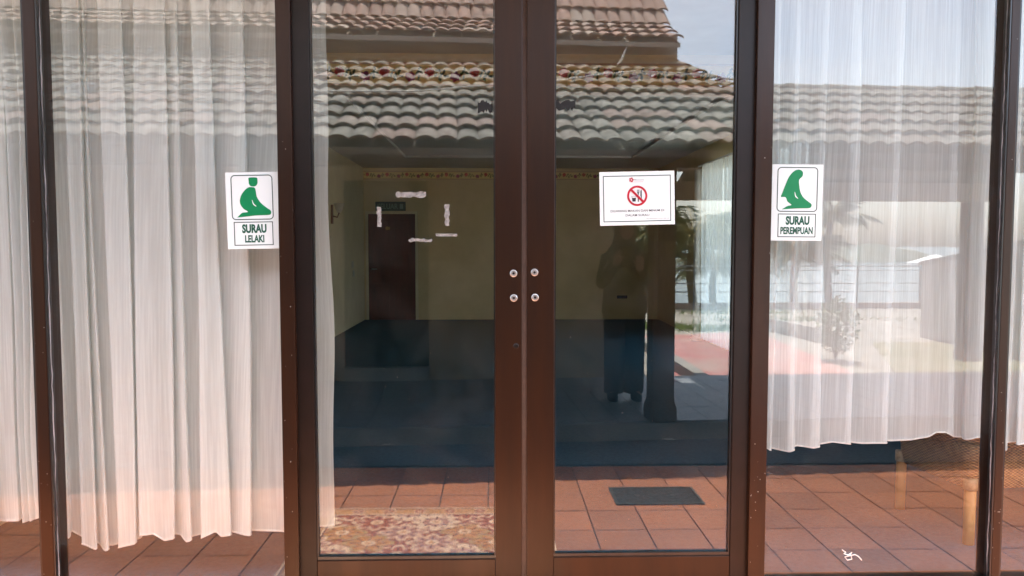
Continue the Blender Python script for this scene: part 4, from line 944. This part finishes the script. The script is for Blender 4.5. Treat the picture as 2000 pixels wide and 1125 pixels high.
# ---- the person standing on the veranda behind the pillar
pf = onfloor(1218, 778); 
def person():
    t = empty('person', (pf.x, pf.y, 0)); tag(t, 'person in dark long shirt and headscarf standing beside the pillar, phone raised', 'person')
    V = [(0, 0, .92), (0, .0, 1.12), (0, -.01, 1.30), (0, -.005, 1.40), (0, .01, 1.47), (0, .02, 1.60),         # 0-5 pelvis..head
         (-.09, 0, .86), (-.095, .01, .47), (-.10, -.02, .08), (-.115, .10, .035),                                # left leg
         (.085, 0, .86), (.085, .015, .47), (.085, -.02, .08), (.13, .11, .035),                                  # right leg
         (-.16, -.01, 1.31), (-.215, .06, 1.08), (-.12, .27, 1.26),                                              # arm raised with phone
         (.16, -.01, 1.31), (.23, .05, 1.08), (.09, .26, 1.22)]
    Ed = [(0, 1), (1, 2), (2, 3), (3, 4), (4, 5), (0, 6), (6, 7), (7, 8), (8, 9), (0, 10), (10, 11), (11, 12), (12, 13), (2, 14), (14, 15), (15, 16), (2, 17), (17, 18), (18, 19)]
    rad = [.13, .12, .125, .055, .06, .085, .085, .058, .042, .035, .085, .058, .042, .035, .058, .045, .03, .058, .045, .03]
    me = bpy.data.meshes.new('body'); me.from_pydata(V, Ed, []); o = obj('body', me)
    md = o.modifiers.new('s', 'SKIN'); me.skin_vertices[0].data[0].use_root = True
    for i, r_ in enumerate(rad): me.skin_vertices[0].data[i].radius = (r_, r_ * (.72 if i < 3 else 1))
    o.modifiers.new('d', 'SUBSURF').levels = 2; bpy.context.view_layer.update()
    m2 = bpy.data.meshes.new_from_object(o.evaluated_get(bpy.context.evaluated_depsgraph_get())); bpy.data.objects.remove(o)
    m2.materials.clear(); m2.materials.append(M['skin']); m2.polygons.foreach_set('use_smooth', [True] * len(m2.polygons)); obj('body', m2, t)
    def ell(cx, cy, z, rx, ry, n=24, wav=0): return [(cx + rx * (1 + wav * math.sin(7 * 6.283 * i / n)) * math.cos(6.283 * i / n), cy + ry * (1 + wav * math.sin(7 * 6.283 * i / n)) * math.sin(6.283 * i / n), z) for i in range(n)]
    MB().loft([ell(0, 0, .80, .215, .17, wav=.03), ell(0, 0, .95, .20, .16, wav=.02), ell(0, 0, 1.12, .185, .145), ell(0, -.01, 1.28, .20, .135), ell(0, -.01, 1.36, .15, .10), ell(0, 0, 1.41, .075, .075)]).build('long_shirt', M['cloth_dark'], t, smooth=True)
    for s_, arm in ((-1, ((-.15, -.01, 1.32), (-.215, .06, 1.08), (-.13, .25, 1.245))), (1, ((.15, -.01, 1.32), (.23, .05, 1.08), (.10, .24, 1.205)))):
        MB().tube(arm, [.072, .064, .044], 12).build('sleeve', M['cloth_dark'], t, smooth=True)
    for s_ in (-1, 1):
        MB().tube([(s_ * .085, 0, .90), (s_ * .09, .01, .5), (s_ * .093, -.012, .06)], [.115, .10, .092], 14).build('trouser_leg', M['trousers'], t, smooth=True)
        MB().loft([ell(s_ * .10 + s_ * .01, .04, 0, .045, .13), ell(s_ * .10 + s_ * .01, .04, .04, .048, .135), ell(s_ * .10, .01, .075, .04, .08)]).build('shoe', M['trousers'], t, smooth=True)
    # headscarf: hood open at the face, draped onto the shoulders
    MB().loft([ell(-.02, -.015, 1.22, .205, .16, wav=.03), ell(-.02, -.01, 1.34, .165, .135, wav=.02), ell(-.01, 0, 1.44, .105, .105), ell(0, 0, 1.52, .098, .108), ell(0, 0, 1.60, .098, .115), ell(0, 0, 1.66, .075, .09), ell(0, 0, 1.695, .03, .035)]).build('headscarf', M['cloth_dark'], t, smooth=True)
    fc = MB().loft([[(x * k, y, 1.555 + z * k) for x, z in [(.062 * math.cos(6.283 * i / 18), .088 * math.sin(6.283 * i / 18)) for i in range(18)]] for k, y in ((1.0, .085), (.97, .108), (.75, .122), (.3, .130))]).build('face', M['skin'], t, smooth=True)
    MB().loft([[(x * k, .125 + y, 1.545 + zz) for x in (-1, 1)] + [(0, .15 + y, 1.545 + zz)] for k, y, zz in ((.012, .0, -.02), (.009, -.004, .01), (.004, -.008, .035))]).build('nose', M['skin'], fc)
    for s_ in (-1, 1): MB().lathe([(.010, 0), (.009, .003), (.0001, .004)], (s_ * .028, .1225, 1.568), 10, 'y').build('eye', M['phone'], fc)
    box('mouth', (-.022, .121, 1.505), (.022, .1265, 1.512), pm('lips', (.3, .12, .1), None, rough=.5), fc)
    for s_, hx, hy, hz in ((-1, -.12, .27, 1.265), (1, .09, .26, 1.225)):
        hb = MB().tube([(hx, hy - .01, hz - .01), (hx - s_ * .012, hy + .025, hz + .045)], [.034, .036], 10)
        for k in range(4): hb.tube([(hx - s_ * (.0) + (k - 1.5) * .016, hy + .03, hz + .05), (hx - s_ * .01 + (k - 1.5) * .016, hy + .045, hz + .085 + .006 * (k in (1, 2))), (hx - s_ * .03 + (k - 1.5) * .012, hy + .03, hz + .11 + .008 * (k in (1, 2)))], [.0095, .0085, .007], 7)
        hb.tube([(hx - s_ * .03, hy + .01, hz + .01), (hx - s_ * .055, hy + .02, hz + .04), (hx - s_ * .06, hy + .02, hz + .065)], [.011, .010, .008], 7); hb.build('hand', M['skin'], t, smooth=True)
    ph = box('phone', (-.075, -.005, -.038), (.085, .004, .038), M['phone'], None, .003); ph.location = (pf.x - .015, pf.y + .315, 1.36); tag(ph, 'black phone held up by the person on the veranda', 'phone')
person()
